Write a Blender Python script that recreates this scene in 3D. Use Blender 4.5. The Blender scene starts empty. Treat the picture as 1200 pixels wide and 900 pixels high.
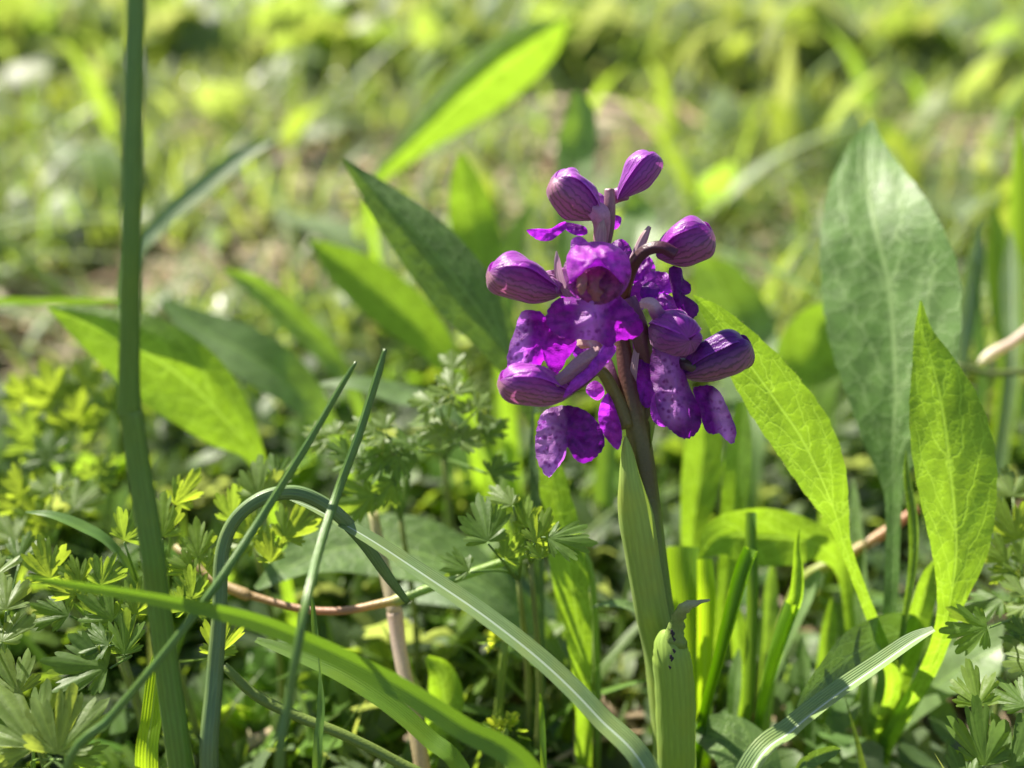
import bpy, math, random
import numpy as np
from mathutils import Vector, Matrix
from math import sin, cos, pi, radians, sqrt
from mathutils import noise as mn

random.seed(7)
rng = np.random.default_rng(7)
SC = bpy.context.scene
COL = SC.collection

# ------------------------------------------------------------------ camera, world, sun, exposure
H = 0.165                       # lens height above the ground (metres)
PITCH = radians(24)
FPX = 1200 * 35 / 36            # focal length in photo pixels
CAMLOC = Vector((0, 0, H))
FWD = Vector((0, cos(PITCH), -sin(PITCH)))
UP = Vector((0, sin(PITCH), cos(PITCH)))
RT = Vector((1, 0, 0))
cam = bpy.data.cameras.new('camera')
camo = bpy.data.objects.new('camera', cam)
COL.objects.link(camo)
camo.location = CAMLOC
camo.rotation_euler = (radians(90) - PITCH, 0, 0)
cam.lens = 35
cam.sensor_width = 36
cam.clip_start = 0.01
cam.clip_end = 500
cam.dof.use_dof = True
cam.dof.focus_distance = 0.159
cam.dof.aperture_fstop = 8.0
SC.camera = camo

SUN_EL, SUN_AZ = radians(47), radians(-46)      # azimuth from +Y towards +X
sdir = Vector((sin(SUN_AZ) * cos(SUN_EL), cos(SUN_AZ) * cos(SUN_EL), sin(SUN_EL)))
w = bpy.data.worlds.new('World')
SC.world = w
w.use_nodes = True
wn = w.node_tree.nodes
bg = wn['Background']
sky = wn.new('ShaderNodeTexSky')
sky.sky_type = 'NISHITA'
sky.sun_disc = False
sky.sun_elevation = SUN_EL
sky.sun_rotation = SUN_AZ
w.node_tree.links.new(sky.outputs[0], bg.inputs[0])
bg.inputs[1].default_value = 0.06
sl = bpy.data.lights.new('sun', 'SUN')
sl.energy = 5.0
sl.angle = radians(0.5)
sl.color = (1.0, 0.93, 0.80)
so = bpy.data.objects.new('sun', sl)
so.rotation_euler = sdir.to_track_quat('Z', 'Y').to_euler()
COL.objects.link(so)
SC.view_settings.view_transform = 'Standard'
SC.view_settings.look = 'None'
SC.view_settings.exposure = 1.5
SC.view_settings.gamma = 1.0
SC.cycles.use_denoising = True
SC.cycles.max_bounces = 10
SC.cycles.transmission_bounces = 6
SC.cycles.sample_clamp_indirect = 4


def P(x, y, d):
    """the point seen at photo pixel x, y lying d metres down the view axis"""
    x, y, d = float(x), float(y), float(d)
    return CAMLOC + d * (FWD + ((x - 600) / FPX) * RT + ((450 - y) / FPX) * UP)


def gz(x, y):
    """height of the ground"""
    z = 0.0025 * np.sin(x * 41 + 1.3) * np.sin(y * 37 + .4) + 0.0016 * np.sin(x * 97 + y * 55) + 0.002 * np.sin(y * 19 - x * 23)
    r = np.clip((y - 0.5), 0, 8)
    return z + 0.045 * r + 0.012 * np.sin(x * 3.1 + y * 2.3) * np.clip(y - .6, 0, 1)


def ground_at(x, y):
    """ground point seen at a pixel"""
    r = FWD + ((x - 600) / FPX) * RT + ((450 - y) / FPX) * UP
    d = H / -r.z
    for _ in range(6):
        p = CAMLOC + r * d
        d = (H - float(gz(p.x, p.y))) / -r.z
    return CAMLOC + r * d


# ------------------------------------------------------------------ materials
def newmat(name):
    m = bpy.data.materials.new(name)
    m.use_nodes = True
    nt = m.node_tree
    nt.nodes.clear()
    return m, nt


class NB:
    """small node-graph writer"""
    def __init__(s, nt): s.nt = nt
    def n(s, t, **kw):
        nd = s.nt.nodes.new(t)
        for k, v in kw.items():
            if k.startswith('i_'):
                nd.inputs[k[2:].replace('_', ' ')].default_value = v
            else:
                setattr(nd, k, v)
        return nd
    def l(s, a, b): s.nt.links.new(a, b)
    def m(s, op, a, b=None, c=None, clamp=False):
        nd = s.nt.nodes.new('ShaderNodeMath'); nd.operation = op; nd.use_clamp = clamp
        for i, v in enumerate((a, b, c)):
            if v is None: continue
            if isinstance(v, (int, float)): nd.inputs[i].default_value = v
            else: s.l(v, nd.inputs[i])
        return nd.outputs[0]
    def mix(s, f, a, b, mode='MIX'):
        nd = s.nt.nodes.new('ShaderNodeMix'); nd.data_type = 'RGBA'; nd.blend_type = mode; nd.clamp_factor = True
        for i, v in ((0, f), (6, a), (7, b)):
            if isinstance(v, (int, float)): nd.inputs[i].default_value = v
            elif isinstance(v, tuple): nd.inputs[i].default_value = (*v[:3], 1)
            else: s.l(v, nd.inputs[i])
        return nd.outputs[2]
    def ramp(s, f, lo, hi):
        nd = s.nt.nodes.new('ShaderNodeMapRange'); nd.clamp = True
        nd.interpolation_type = 'SMOOTHSTEP'
        s.l(f, nd.inputs[0]); nd.inputs[1].default_value = lo; nd.inputs[2].default_value = hi
        return nd.outputs[0]


def finish(b, base, trans, tf, rough, spec, height=None, bump=0.3, dist=0.0004, sheen=0.0, stint=(0.85, 1, 0.8)):
    p = b.n('ShaderNodeBsdfPrincipled')
    if isinstance(base, tuple): p.inputs['Base Color'].default_value = (*base, 1)
    else: b.l(base, p.inputs['Base Color'])
    if isinstance(rough, (int, float)): p.inputs['Roughness'].default_value = rough
    else: b.l(rough, p.inputs['Roughness'])
    p.inputs['Specular IOR Level'].default_value = spec
    if sheen:
        p.inputs['Sheen Weight'].default_value = sheen
        p.inputs['Sheen Roughness'].default_value = 0.4
        p.inputs['Sheen Tint'].default_value = (*stint, 1)
    out = b.n('ShaderNodeOutputMaterial')
    bp = None
    if height is not None:
        bp = b.n('ShaderNodeBump'); bp.inputs['Strength'].default_value = bump
        bp.inputs['Distance'].default_value = dist
        b.l(height, bp.inputs['Height']); b.l(bp.outputs[0], p.inputs['Normal'])
    if tf:
        t = b.n('ShaderNodeBsdfTranslucent')
        if isinstance(trans, tuple): t.inputs[0].default_value = (*trans, 1)
        else: b.l(trans, t.inputs[0])
        if bp: b.l(bp.outputs[0], t.inputs['Normal'])
        mx = b.n('ShaderNodeMixShader'); mx.inputs[0].default_value = tf
        b.l(p.outputs[0], mx.inputs[1]); b.l(t.outputs[0], mx.inputs[2])
        b.l(mx.outputs[0], out.inputs[0])
    else:
        b.l(p.outputs[0], out.inputs[0])


def m_leaf(name, base, trans, tf=.5, veins=True, rough=.42, spec=.5, sheen=.15, vein_col=(.25, .38, .1), nv=9, hole=None, bump=.55):
    """broad leaf: pale midrib, arching side veins, a net of small veins, puckered between"""
    m, nt = newmat(name); b = NB(nt)
    uv = b.n('ShaderNodeUVMap', uv_map='UVMap'); sp = b.n('ShaderNodeSeparateXYZ'); b.l(uv.outputs[0], sp.inputs[0])
    cm = b.n('ShaderNodeUVMap', uv_map='cm')
    u = b.m('ABSOLUTE', b.m('SUBTRACT', sp.outputs[0], .5)); u2 = b.m('MULTIPLY', u, 2)
    no = b.n('ShaderNodeTexNoise', i_Scale=2.2, i_Detail=4.0); b.l(cm.outputs[0], no.inputs['Vector'])
    no2 = b.n('ShaderNodeTexNoise', i_Scale=9.0, i_Detail=3.0); b.l(cm.outputs[0], no2.inputs['Vector'])
    mid = b.m('SUBTRACT', 1, b.ramp(u2, .015, .06))
    # side veins run out and towards the tip (v = 0 at the tip)
    t = b.m('ADD', b.m('MULTIPLY', sp.outputs[1], nv), b.m('MULTIPLY', b.m('POWER', u2, 1.4), 1.9))
    t = b.m('ADD', t, b.m('MULTIPLY', no.outputs[0], .9))
    side = b.m('SUBTRACT', 1, b.ramp(b.m('ABSOLUTE', b.m('SUBTRACT', b.m('FRACT', t), .5)), .015, .07))
    fade = b.m('SUBTRACT', 1, b.ramp(u2, .75, .95))
    side = b.m('MULTIPLY', side, fade)
    wv = b.n('ShaderNodeVectorMath', operation='ADD')
    sc = b.n('ShaderNodeVectorMath', operation='SCALE'); sc.inputs['Scale'].default_value = .18
    b.l(no2.outputs[1], sc.inputs[0]); b.l(cm.outputs[0], wv.inputs[0]); b.l(sc.outputs[0], wv.inputs[1])
    vo = b.n('ShaderNodeTexVoronoi', feature='DISTANCE_TO_EDGE', i_Scale=2.6); b.l(wv.outputs[0], vo.inputs['Vector'])
    net = b.m('SUBTRACT', 1, b.ramp(vo.outputs[0], .005, .045))
    vo2 = b.n('ShaderNodeTexVoronoi', feature='DISTANCE_TO_EDGE', i_Scale=9.5); b.l(wv.outputs[0], vo2.inputs['Vector'])
    net2 = b.m('SUBTRACT', 1, b.ramp(vo2.outputs[0], .01, .10))
    allv = b.m('MAXIMUM', b.m('MULTIPLY', mid, .9), b.m('MAXIMUM', b.m('MULTIPLY', side, .7), b.m('MULTIPLY', net, .55)))
    allv = b.m('MAXIMUM', allv, b.m('MULTIPLY', net2, .16)) if veins else b.m('MULTIPLY', mid, .8)
    dark = tuple(c * .68 for c in base)
    col = b.mix(b.ramp(no.outputs[0], .3, .7), base, dark)
    col = b.mix(b.m('MULTIPLY', allv, .75), col, vein_col)
    col = b.mix(b.m('MULTIPLY', b.ramp(no2.outputs[0], .55, .8), .25), col, tuple(min(1, c * 1.5) for c in base))
    tcol = b.mix(b.ramp(no.outputs[0], .35, .7), trans, tuple(c * .78 for c in trans))
    tcol = b.mix(b.m('MULTIPLY', allv, .55), tcol, tuple(min(1, c * 1.6 + .08) for c in trans))
    h = b.m('ADD', b.m('MULTIPLY', allv, -.35), b.m('ADD', b.m('MULTIPLY', no2.outputs[0], .35), b.m('MULTIPLY', b.ramp(vo.outputs[0], 0, .35), .2)))
    finish(b, col, tcol, tf, rough, spec, h, bump, .0004, sheen)
    return m


def m_blade(name, base, trans, tf=.4, rough=.38, stripe=0.0, stripe_w=.1, stripe_col=(.5, .6, .45), nlines=14, spec=.5, lc=.45):
    """grass blade: fine lines along its length, sometimes a pale midrib"""
    m, nt = newmat(name); b = NB(nt)
    uv = b.n('ShaderNodeUVMap', uv_map='UVMap'); sp = b.n('ShaderNodeSeparateXYZ'); b.l(uv.outputs[0], sp.inputs[0])
    cm = b.n('ShaderNodeUVMap', uv_map='cm')
    wv = b.m('ADD', b.m('MULTIPLY', b.m('SINE', b.m('MULTIPLY', sp.outputs[0], nlines * 2 * pi)), .5), .5)
    mp = b.n('ShaderNodeMapping'); mp.inputs['Scale'].default_value = (14, 1.2, 1); b.l(cm.outputs[0], mp.inputs[0])
    no = b.n('ShaderNodeTexNoise', i_Scale=2.0, i_Detail=4.0); b.l(mp.outputs[0], no.inputs['Vector'])
    nb = b.n('ShaderNodeTexNoise', i_Scale=1.4, i_Detail=3.0); b.l(cm.outputs[0], nb.inputs['Vector'])
    u2 = b.m('MULTIPLY', b.m('ABSOLUTE', b.m('SUBTRACT', sp.outputs[0], .5)), 2)
    mid = b.m('SUBTRACT', 1, b.ramp(u2, stripe_w * .4, stripe_w))
    col = b.mix(b.m('MULTIPLY', wv, lc), base, tuple(c * .55 for c in base))
    col = b.mix(b.m('MULTIPLY', b.ramp(no.outputs[0], .45, .75), .4), col, tuple(min(1, c * 1.5 + .01) for c in base))
    col = b.mix(b.m('MULTIPLY', b.ramp(nb.outputs[0], .4, .7), .35), col, (base[0] * 1.5, base[1] * 1.15, base[2] * .6))
    if stripe: col = b.mix(b.m('MULTIPLY', mid, stripe), col, stripe_col)
    tc = b.mix(b.m('MULTIPLY', wv, .35), trans, tuple(c * .6 for c in trans))
    h = b.m('ADD', b.m('MULTIPLY', wv, lc), b.m('MULTIPLY', no.outputs[0], .6))
    finish(b, col, tc, tf, rough, spec, h, .5, .0002, .05)
    return m


def m_attr(name, tf=.45, gain=(3.4, 3.0, .7), rough=.42, spec=.5, bump=.3, nscale=900, sheen=.0, var=.3):
    """colour from the piece itself, mottled"""
    m, nt = newmat(name); b = NB(nt)
    at = b.n('ShaderNodeAttribute', attribute_name='Col')
    tc = b.n('ShaderNodeTexCoord')
    no = b.n('ShaderNodeTexNoise', i_Scale=float(nscale), i_Detail=3.0); b.l(tc.outputs['Object'], no.inputs['Vector'])
    col = b.mix(b.m('MULTIPLY', b.ramp(no.outputs[0], .35, .7), var), at.outputs[0], b.mix(1.0, at.outputs[0], (.55, .6, .5), 'MULTIPLY'))
    tr = None
    if tf:
        tr = b.mix(1.0, col, gain, 'MULTIPLY')
    finish(b, col, tr, tf, rough, spec, no.outputs[0], bump, .0003, sheen)
    return m


def m_petal():
    m, nt = newmat('purple_petal'); b = NB(nt)
    at = b.n('ShaderNodeAttribute', attribute_name='Col'); pl = b.n('ShaderNodeAttribute', attribute_name='Pale')
    tc = b.n('ShaderNodeUVMap', uv_map='cm')
    n1 = b.n('ShaderNodeTexNoise', i_Scale=9.0, i_Detail=4.0); b.l(tc.outputs[0], n1.inputs['Vector'])
    n2 = b.n('ShaderNodeTexNoise', i_Scale=45.0, i_Detail=2.0); b.l(tc.outputs[0], n2.inputs['Vector'])
    wv = b.n('ShaderNodeVectorMath', operation='ADD'); sc = b.n('ShaderNodeVectorMath', operation='SCALE'); sc.inputs['Scale'].default_value = .06
    b.l(n1.outputs[1], sc.inputs[0]); b.l(tc.outputs[0], wv.inputs[0]); b.l(sc.outputs[0], wv.inputs[1])
    vo = b.n('ShaderNodeTexVoronoi', i_Scale=10.5); b.l(wv.outputs[0], vo.inputs['Vector'])
    spot = b.m('MULTIPLY', b.m('SUBTRACT', 1, b.ramp(vo.outputs['Distance'], .12, .55)), b.ramp(n1.outputs[0], .35, .5))
    col = b.mix(b.ramp(n1.outputs[0], .35, .7), at.outputs[0], b.mix(1.0, at.outputs[0], (.55, .5, .62), 'MULTIPLY'))
    pale = b.m('MULTIPLY', pl.outputs['Fac'], b.m('ADD', .7, b.m('MULTIPLY', n1.outputs[0], .35)))
    pm = b.mix(b.m('MULTIPLY', pale, .85), col, (.50, .22, .62))
    ms = b.ramp(pl.outputs['Fac'], .12, .35)
    pm = b.mix(b.m('MULTIPLY', b.m('MULTIPLY', spot, ms), .8), pm, (.13, .003, .17))
    tr = b.mix(1.0, pm, (2.2, 1.7, 2.4), 'MULTIPLY')
    h = b.m('ADD', b.m('MULTIPLY', n2.outputs[0], .5), b.m('MULTIPLY', n1.outputs[0], .8))
    finish(b, pm, tr, .48, .42, .4, h, .6, .0004, .2, (1, .72, 1))
    return m


def m_sepal():
    """hood sepals: purple with darker veins, olive and cream stripes on the side sepals (attribute Pale)"""
    m, nt = newmat('veined_sepal'); b = NB(nt)
    at = b.n('ShaderNodeAttribute', attribute_name='Col'); pl = b.n('ShaderNodeAttribute', attribute_name='Pale')
    uv = b.n('ShaderNodeUVMap', uv_map='UVMap'); sp = b.n('ShaderNodeSeparateXYZ'); b.l(uv.outputs[0], sp.inputs[0])
    cm = b.n('ShaderNodeUVMap', uv_map='cm')
    n1 = b.n('ShaderNodeTexNoise', i_Scale=7.0, i_Detail=4.0); b.l(cm.outputs[0], n1.inputs['Vector'])
    n2 = b.n('ShaderNodeTexNoise', i_Scale=40.0, i_Detail=2.0); b.l(cm.outputs[0], n2.inputs['Vector'])
    uu = b.m('ADD', sp.outputs[0], b.m('MULTIPLY', n1.outputs[0], .22))
    wv = b.m('MULTIPLY', b.m('ADD', b.m('MULTIPLY', b.m('SINE', b.m('MULTIPLY', uu, 8 * 2 * pi)), .5), .5), b.m('ADD', .55, b.m('MULTIPLY', n1.outputs[0], .9)))
    vein = b.ramp(wv, .55, .95)
    col = b.mix(b.m('MULTIPLY', vein, .45), at.outputs[0], b.mix(1.0, at.outputs[0], (.35, .3, .4), 'MULTIPLY'))
    col = b.mix(b.m('MULTIPLY', b.ramp(n1.outputs[0], .45, .7), .45), col, b.mix(1.0, at.outputs[0], (1.25, 1.3, 1.25), 'MULTIPLY'))
    st = b.mix(b.m('MULTIPLY', vein, .75), (.36, .15, .22), (.12, .085, .04))
    col = b.mix(b.m('MULTIPLY', pl.outputs['Fac'], b.m('ADD', .5, b.m('MULTIPLY', n1.outputs[0], .8))), col, st)
    tr = b.mix(1.0, col, (1.5, 1.0, 1.5), 'MULTIPLY')
    h = b.m('ADD', b.m('MULTIPLY', vein, -.6), b.m('MULTIPLY', n2.outputs[0], .5))
    finish(b, col, tr, .25, .40, .45, h, .35, .0004, .25, (1, .78, 1))
    return m


def m_ground():
    m, nt = newmat('soil'); b = NB(nt)
    tc = b.n('ShaderNodeTexCoord')
    a = b.n('ShaderNodeTexNoise', i_Scale=28.0, i_Detail=8.0); b.l(tc.outputs['Object'], a.inputs['Vector'])
    c = b.n('ShaderNodeTexNoise', i_Scale=420.0, i_Detail=6.0); b.l(tc.outputs['Object'], c.inputs['Vector'])
    d = b.n('ShaderNodeTexNoise', i_Scale=2.5, i_Detail=5.0); b.l(tc.outputs['Object'], d.inputs['Vector'])
    col = b.mix(b.ramp(c.outputs[0], .35, .68), (.06, .042, .028), (.22, .165, .11))
    col = b.mix(b.ramp(a.outputs[0], .48, .6), col, (.06, .09, .025))
    sp = b.n('ShaderNodeSeparateXYZ'); b.l(tc.outputs['Object'], sp.inputs[0])
    col = b.mix(b.ramp(sp.outputs[1], 1.5, 6.0), col, b.mix(b.ramp(d.outputs[0], .4, .6), (.07, .12, .025), (.12, .15, .04)))
    finish(b, col, None, 0, .85, .2, b.m('ADD', a.outputs[0], c.outputs[0]), 1.0, .003)
    return m


M = {}
M['soil'] = m_ground()
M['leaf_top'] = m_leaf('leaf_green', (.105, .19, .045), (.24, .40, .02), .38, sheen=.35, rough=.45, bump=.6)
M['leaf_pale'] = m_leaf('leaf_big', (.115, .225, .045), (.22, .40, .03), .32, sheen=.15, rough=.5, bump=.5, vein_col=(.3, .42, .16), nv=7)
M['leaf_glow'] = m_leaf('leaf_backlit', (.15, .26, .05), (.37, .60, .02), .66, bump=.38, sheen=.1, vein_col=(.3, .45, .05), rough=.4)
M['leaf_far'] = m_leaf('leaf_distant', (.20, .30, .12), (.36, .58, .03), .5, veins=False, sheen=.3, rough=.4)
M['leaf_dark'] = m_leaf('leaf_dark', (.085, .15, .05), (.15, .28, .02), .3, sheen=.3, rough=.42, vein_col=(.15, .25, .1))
M['blade_green'] = m_blade('blade_green', (.085, .18, .03), (.28, .48, .03), .3, nlines=9)
M['blade_lying'] = m_blade('blade_lying', (.12, .23, .03), (.26, .48, .02), .42, nlines=9, lc=.6)
M['blade_glauc'] = m_blade('blade_blue_green', (.19, .29, .105), (.3, .46, .08), .25, stripe=.9, stripe_w=.13, nlines=11, rough=.45)
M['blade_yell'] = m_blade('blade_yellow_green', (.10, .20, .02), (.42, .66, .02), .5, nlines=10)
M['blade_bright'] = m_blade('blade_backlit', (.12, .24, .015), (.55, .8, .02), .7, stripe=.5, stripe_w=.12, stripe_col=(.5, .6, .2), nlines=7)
M['shoot'] = m_blade('shoot_ribbed', (.13, .25, .05), (.26, .46, .03), .2, nlines=13, rough=.35)
M['shoot_blue'] = m_blade('shoot_blue_green', (.15, .24, .085), (.2, .36, .08), .2, nlines=12, rough=.35)
M['blade_dry'] = m_blade('blade_dry', (.42, .34, .20), (.4, .32, .16), .25, rough=.6, nlines=8)
M['tube'] = m_attr('plant_stem', tf=.22, gain=(2.2, 2.2, .8), rough=.4, bump=.35, nscale=2200)
M['foliage'] = m_attr('foliage', tf=.55, gain=(2.9, 2.4, .95), rough=.45, spec=.35, sheen=.08)
M['far'] = m_attr('meadow_foliage', tf=.45, gain=(2.75, 2.45, 1.0), rough=.5, spec=.4, sheen=.2)
M['litter'] = m_attr('dry_litter', tf=.15, gain=(1.2, 1.1, .9), rough=.7, spec=.25, bump=.8, nscale=1500)
M['glossy'] = m_attr('glossy_foliage', tf=.4, gain=(2.7, 2.3, 1.0), rough=.36, spec=.5, sheen=.05)
M['petal'] = m_petal()
M['sepal'] = m_sepal()
M['throat'] = m_attr('throat', tf=.25, gain=(1.5, 1.2, 1.2), rough=.45, nscale=1500)
M['spot'] = m_attr('dark_spot', tf=0, rough=.6, bump=.3)

# ------------------------------------------------------------------ helpers
def meta(o, label=None, cat=None, group=None, kind=None):
    if label: o['label'] = label
    if cat: o['category'] = cat
    if group: o['group'] = group
    if kind: o['kind'] = kind
    return o


def link(name, me, parent=None, loc=None):
    o = bpy.data.objects.new(name, me)
    COL.objects.link(o)
    if parent is not None:
        o.parent = parent
        o.location = -parent.location      # meshes are written in world coordinates
    if loc is not None: o.location = loc
    return o


def empty(name, loc, label, cat, group=None):
    o = bpy.data.objects.new(name, None)
    o.empty_display_size = .01
    o.location = loc
    COL.objects.link(o)
    return meta(o, label, cat, group)


def mesh(name, V, F, mat, uv=None, cm=None, col=None, pale=None, smooth=True):
    me = bpy.data.meshes.new(name)
    me.from_pydata([tuple(v) for v in V], [], F)
    me.materials.append(mat)
    if smooth: me.polygons.foreach_set('use_smooth', [True] * len(me.polygons))
    li = np.empty(len(me.loops), dtype=np.int32); me.loops.foreach_get('vertex_index', li)
    for nm, d in (('UVMap', uv), ('cm', cm)):
        if d is not None:
            L = me.uv_layers.new(name=nm)
            L.data.foreach_set('uv', np.asarray(d, dtype=np.float32)[li].ravel())
    if col is not None:
        a = me.color_attributes.new('Col', 'FLOAT_COLOR', 'POINT')
        c = np.asarray(col, dtype=np.float32)
        if c.ndim == 1: c = np.tile(c[:3], (len(V), 1))
        c = np.concatenate([c[:, :3], np.ones((len(c), 1), np.float32)], 1)
        a.data.foreach_set('color', c.ravel())
    if pale is not None:
        a = me.attributes.new('Pale', 'FLOAT', 'POINT')
        a.data.foreach_set('value', np.asarray(pale, dtype=np.float32))
    me.update()
    return me


def catmull(pts, n):
    """resample control rows (any dimension) to n rows"""
    A = np.array(pts, dtype=float)
    k = len(A)
    if k == 2:
        t = np.linspace(0, 1, n)[:, None]
        return A[0] * (1 - t) + A[1] * t
    E = np.vstack([2 * A[0] - A[1], A, 2 * A[-1] - A[-2]])
    out = []
    for s in np.linspace(0, k - 1, n):
        i = min(int(s), k - 2); t = s - i
        p0, p1, p2, p3 = E[i], E[i + 1], E[i + 2], E[i + 3]
        out.append(.5 * (2 * p1 + (p2 - p0) * t + (2 * p0 - 5 * p1 + 4 * p2 - p3) * t * t + (3 * p1 - p0 - 3 * p2 + p3) * t ** 3))
    return np.array(out)


def to_ground(pts):
    """carry the last control point straight on to the ground outside or at the foot of the picture"""
    p = pts[-1]
    q = pts[-2]
    d = (Vector(p[:3]) - Vector(q[:3])).normalized()
    d = (d * .5 + Vector((0, 0, -1))).normalized()
    h = p[2] - float(gz(p[0], p[1]))
    if h > .002:
        L = h / -d.z
        e = Vector(p[:3]) + d * L
        m = Vector(p[:3]) + d * L * .5
        pts.append([*m, *p[3:]]); pts.append([*(e - Vector((0, 0, .004))), *p[3:]])
    return pts


def ribbon(rows, mat, nseg=40, nac=8, phi=0, fold=0, bend=0, wave=0, wfreq=3, teeth=0, nteeth=30, pucker=0, ground=False,
           phis=None, curl=0, seed=0, col=None, name='leaf', rough_edge=0, thick=0, rolled=None):
    """leaf or blade. rows: (x, y, d, half width in pixels) from the tip. phi turns the blade about its length away from
    facing the lens; fold lifts both halves into a V; bend rolls it into a channel"""
    R = random.Random(seed)
    pts = []
    for i, r in enumerate(rows):
        x, y, d, hw = r
        p = P(x, y, d)
        pts.append([*p, hw * d / FPX, (phis[i] if phis else phi)])
    if ground: pts = to_ground(pts)
    A = catmull(pts, nseg + 1)
    C = A[:, :3]; W = np.maximum(A[:, 3], 0.00003); PH = np.radians(A[:, 4])
    T = np.gradient(C, axis=0); T /= np.linalg.norm(T, axis=1)[:, None] + 1e-12
    view = C - np.array(CAMLOC); view /= np.linalg.norm(view, axis=1)[:, None]
    S0 = np.cross(T, view)
    nl = np.linalg.norm(S0, axis=1)[:, None]
    S0 /= nl + 1e-9
    N0 = np.cross(S0, T)
    sg = np.sign((N0 * -view).sum(1))[:, None]; N0 *= np.where(sg == 0, 1, sg)
    S = S0 * np.cos(PH)[:, None] + N0 * np.sin(PH)[:, None]
    N = N0 * np.cos(PH)[:, None] - S0 * np.sin(PH)[:, None]
    L = np.concatenate([[0], np.cumsum(np.linalg.norm(np.diff(C, axis=0), axis=1))])
    us = np.linspace(-1, 1, nac + 1)
    f = radians(fold); B = radians(bend)
    V, UV, CM = [], [], []
    ph1, ph2, ph3 = R.random() * 6, R.random() * 6, R.random() * 6
    for i in range(nseg + 1):
        v = i / nseg
        for u in us:
            w_ = W[i]
            if teeth: w_ = w_ * (1 + teeth * (((v * nteeth + ph1) % 1) - .5) * (abs(u) > .9))
            if rough_edge: w_ *= 1 + rough_edge * sin(v * 47 + ph1 + (2 if u > 0 else 0)) * sin(v * 19 + ph2) * abs(u)
            if abs(B) > .01:
                bx, bz = sin(B * u) / B, (1 - cos(B * u)) / B
            else: bx, bz = u, 0
            x = w_ * bx * cos(f)
            z = w_ * (bz + abs(u) * sin(f))
            z += wave * w_ * sin(v * wfreq * 2 * pi + ph1 + (1.5 if u > 0 else 0)) * u * u
            z += curl * w_ * (abs(u) ** 3)
            if rolled and u * rolled[0] > rolled[1]:      # one margin rolled back
                e = (abs(u) - rolled[1]) * w_; ra = radians(rolled[2])
                x = rolled[0] * (rolled[1] * w_ + e * cos(ra)) * cos(f); z -= e * sin(ra)
            if pucker:
                z += pucker * w_ * (sin(v * 36 + abs(u) * 5 + ph2) * sin(abs(u) * 7 + 1) * .6 + .4 * sin(v * 71 + u * 9 + ph3)) * min(1, 3 * abs(u)) * (1 - u * u * .6)
            V.append(C[i] + S[i] * x + N[i] * z)
            UV.append(((u + 1) / 2, v)); CM.append((u * W[i] * 100 + seed * 3.1, L[i] * 100))
    k = nac + 1
    F = [(i * k + j, i * k + j + 1, (i + 1) * k + j + 1, (i + 1) * k + j) for i in range(nseg) for j in range(nac)]
    if thick:
        n0 = len(V); nn = []
        for i in range(nseg + 1):
            for j in range(k): nn.append(V[i * k + j] - N[i] * thick * (1 - .75 * us[j] ** 2))
        V += nn; UV += UV[:n0]; CM += CM[:n0]
        F += [(n0 + a, n0 + d_, n0 + c_, n0 + b_) for a, b_, c_, d_ in F]
        for i in range(nseg):
            for j in (0, nac):
                a, b_ = i * k + j, (i + 1) * k + j
                F.append((a, b_, n0 + b_, n0 + a))
    return mesh(name, V, F, mat, UV, CM, col=col)


def tube(rows, mat, nseg=24, nr=10, cols=None, flat=1.0, ridge=0, nridge=6, ground=False, world=False, name='stem', cap=True, nub=0, twist=0):
    """stem. rows: (x, y, d, radius in pixels) or world points with metres"""
    pts = []
    for i, r in enumerate(rows):
        c = cols[min(i, len(cols) - 1)] if cols else (.1, .2, .04)
        if world: pts.append([*r[:3], r[3], *c])
        else: pts.append([*P(r[0], r[1], r[2]), r[3] * r[2] / FPX, *c])
    if ground: pts = to_ground(pts)
    A = catmull(pts, nseg + 1)
    C = A[:, :3]; Rr = np.maximum(A[:, 3], 1e-5)
    T = np.gradient(C, axis=0); T /= np.linalg.norm(T, axis=1)[:, None] + 1e-12
    view = C - np.array(CAMLOC); view /= np.linalg.norm(view, axis=1)[:, None]
    S = np.cross(T, view); S /= np.linalg.norm(S, axis=1)[:, None] + 1e-9
    N = np.cross(S, T)
    V, UV, CM, CC = [], [], [], []
    L = np.concatenate([[0], np.cumsum(np.linalg.norm(np.diff(C, axis=0), axis=1))])
    for i in range(nseg + 1):
        for j in range(nr):
            a = 2 * pi * j / nr
            r = Rr[i] * (1 + ridge * cos(a * nridge + i * twist)) * (1 + nub * sin(i * 1.7 + j * 2.3))
            V.append(C[i] + S[i] * r * cos(a) + N[i] * r * sin(a) * flat)
            UV.append((j / nr, i / nseg)); CM.append((a * Rr[i] * 100, L[i] * 100))
            CC.append(np.clip(A[i, 4:7], 0, 1))
    F = [(i * nr + j, i * nr + (j + 1) % nr, (i + 1) * nr + (j + 1) % nr, (i + 1) * nr + j) for i in range(nseg) for j in range(nr)]
    if cap:
        F.append(tuple(range(nr))[::-1]); F.append(tuple(nseg * nr + j for j in range(nr)))
    return mesh(name, V, F, mat, UV, CM, col=CC)


def thing(name, me, label, cat, group=None):
    """a thing that is one mesh: the object's origin goes to the foot of the mesh"""
    co = np.empty(len(me.vertices) * 3); me.vertices.foreach_get('co', co); co = co.reshape(-1, 3)
    b = co[np.argmin(co[:, 2])].copy()
    me.vertices.foreach_set('co', (co - b).ravel()); me.update()
    o = bpy.data.objects.new(name, me); o.location = b
    COL.objects.link(o)
    return meta(o, label, cat, group)


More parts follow.
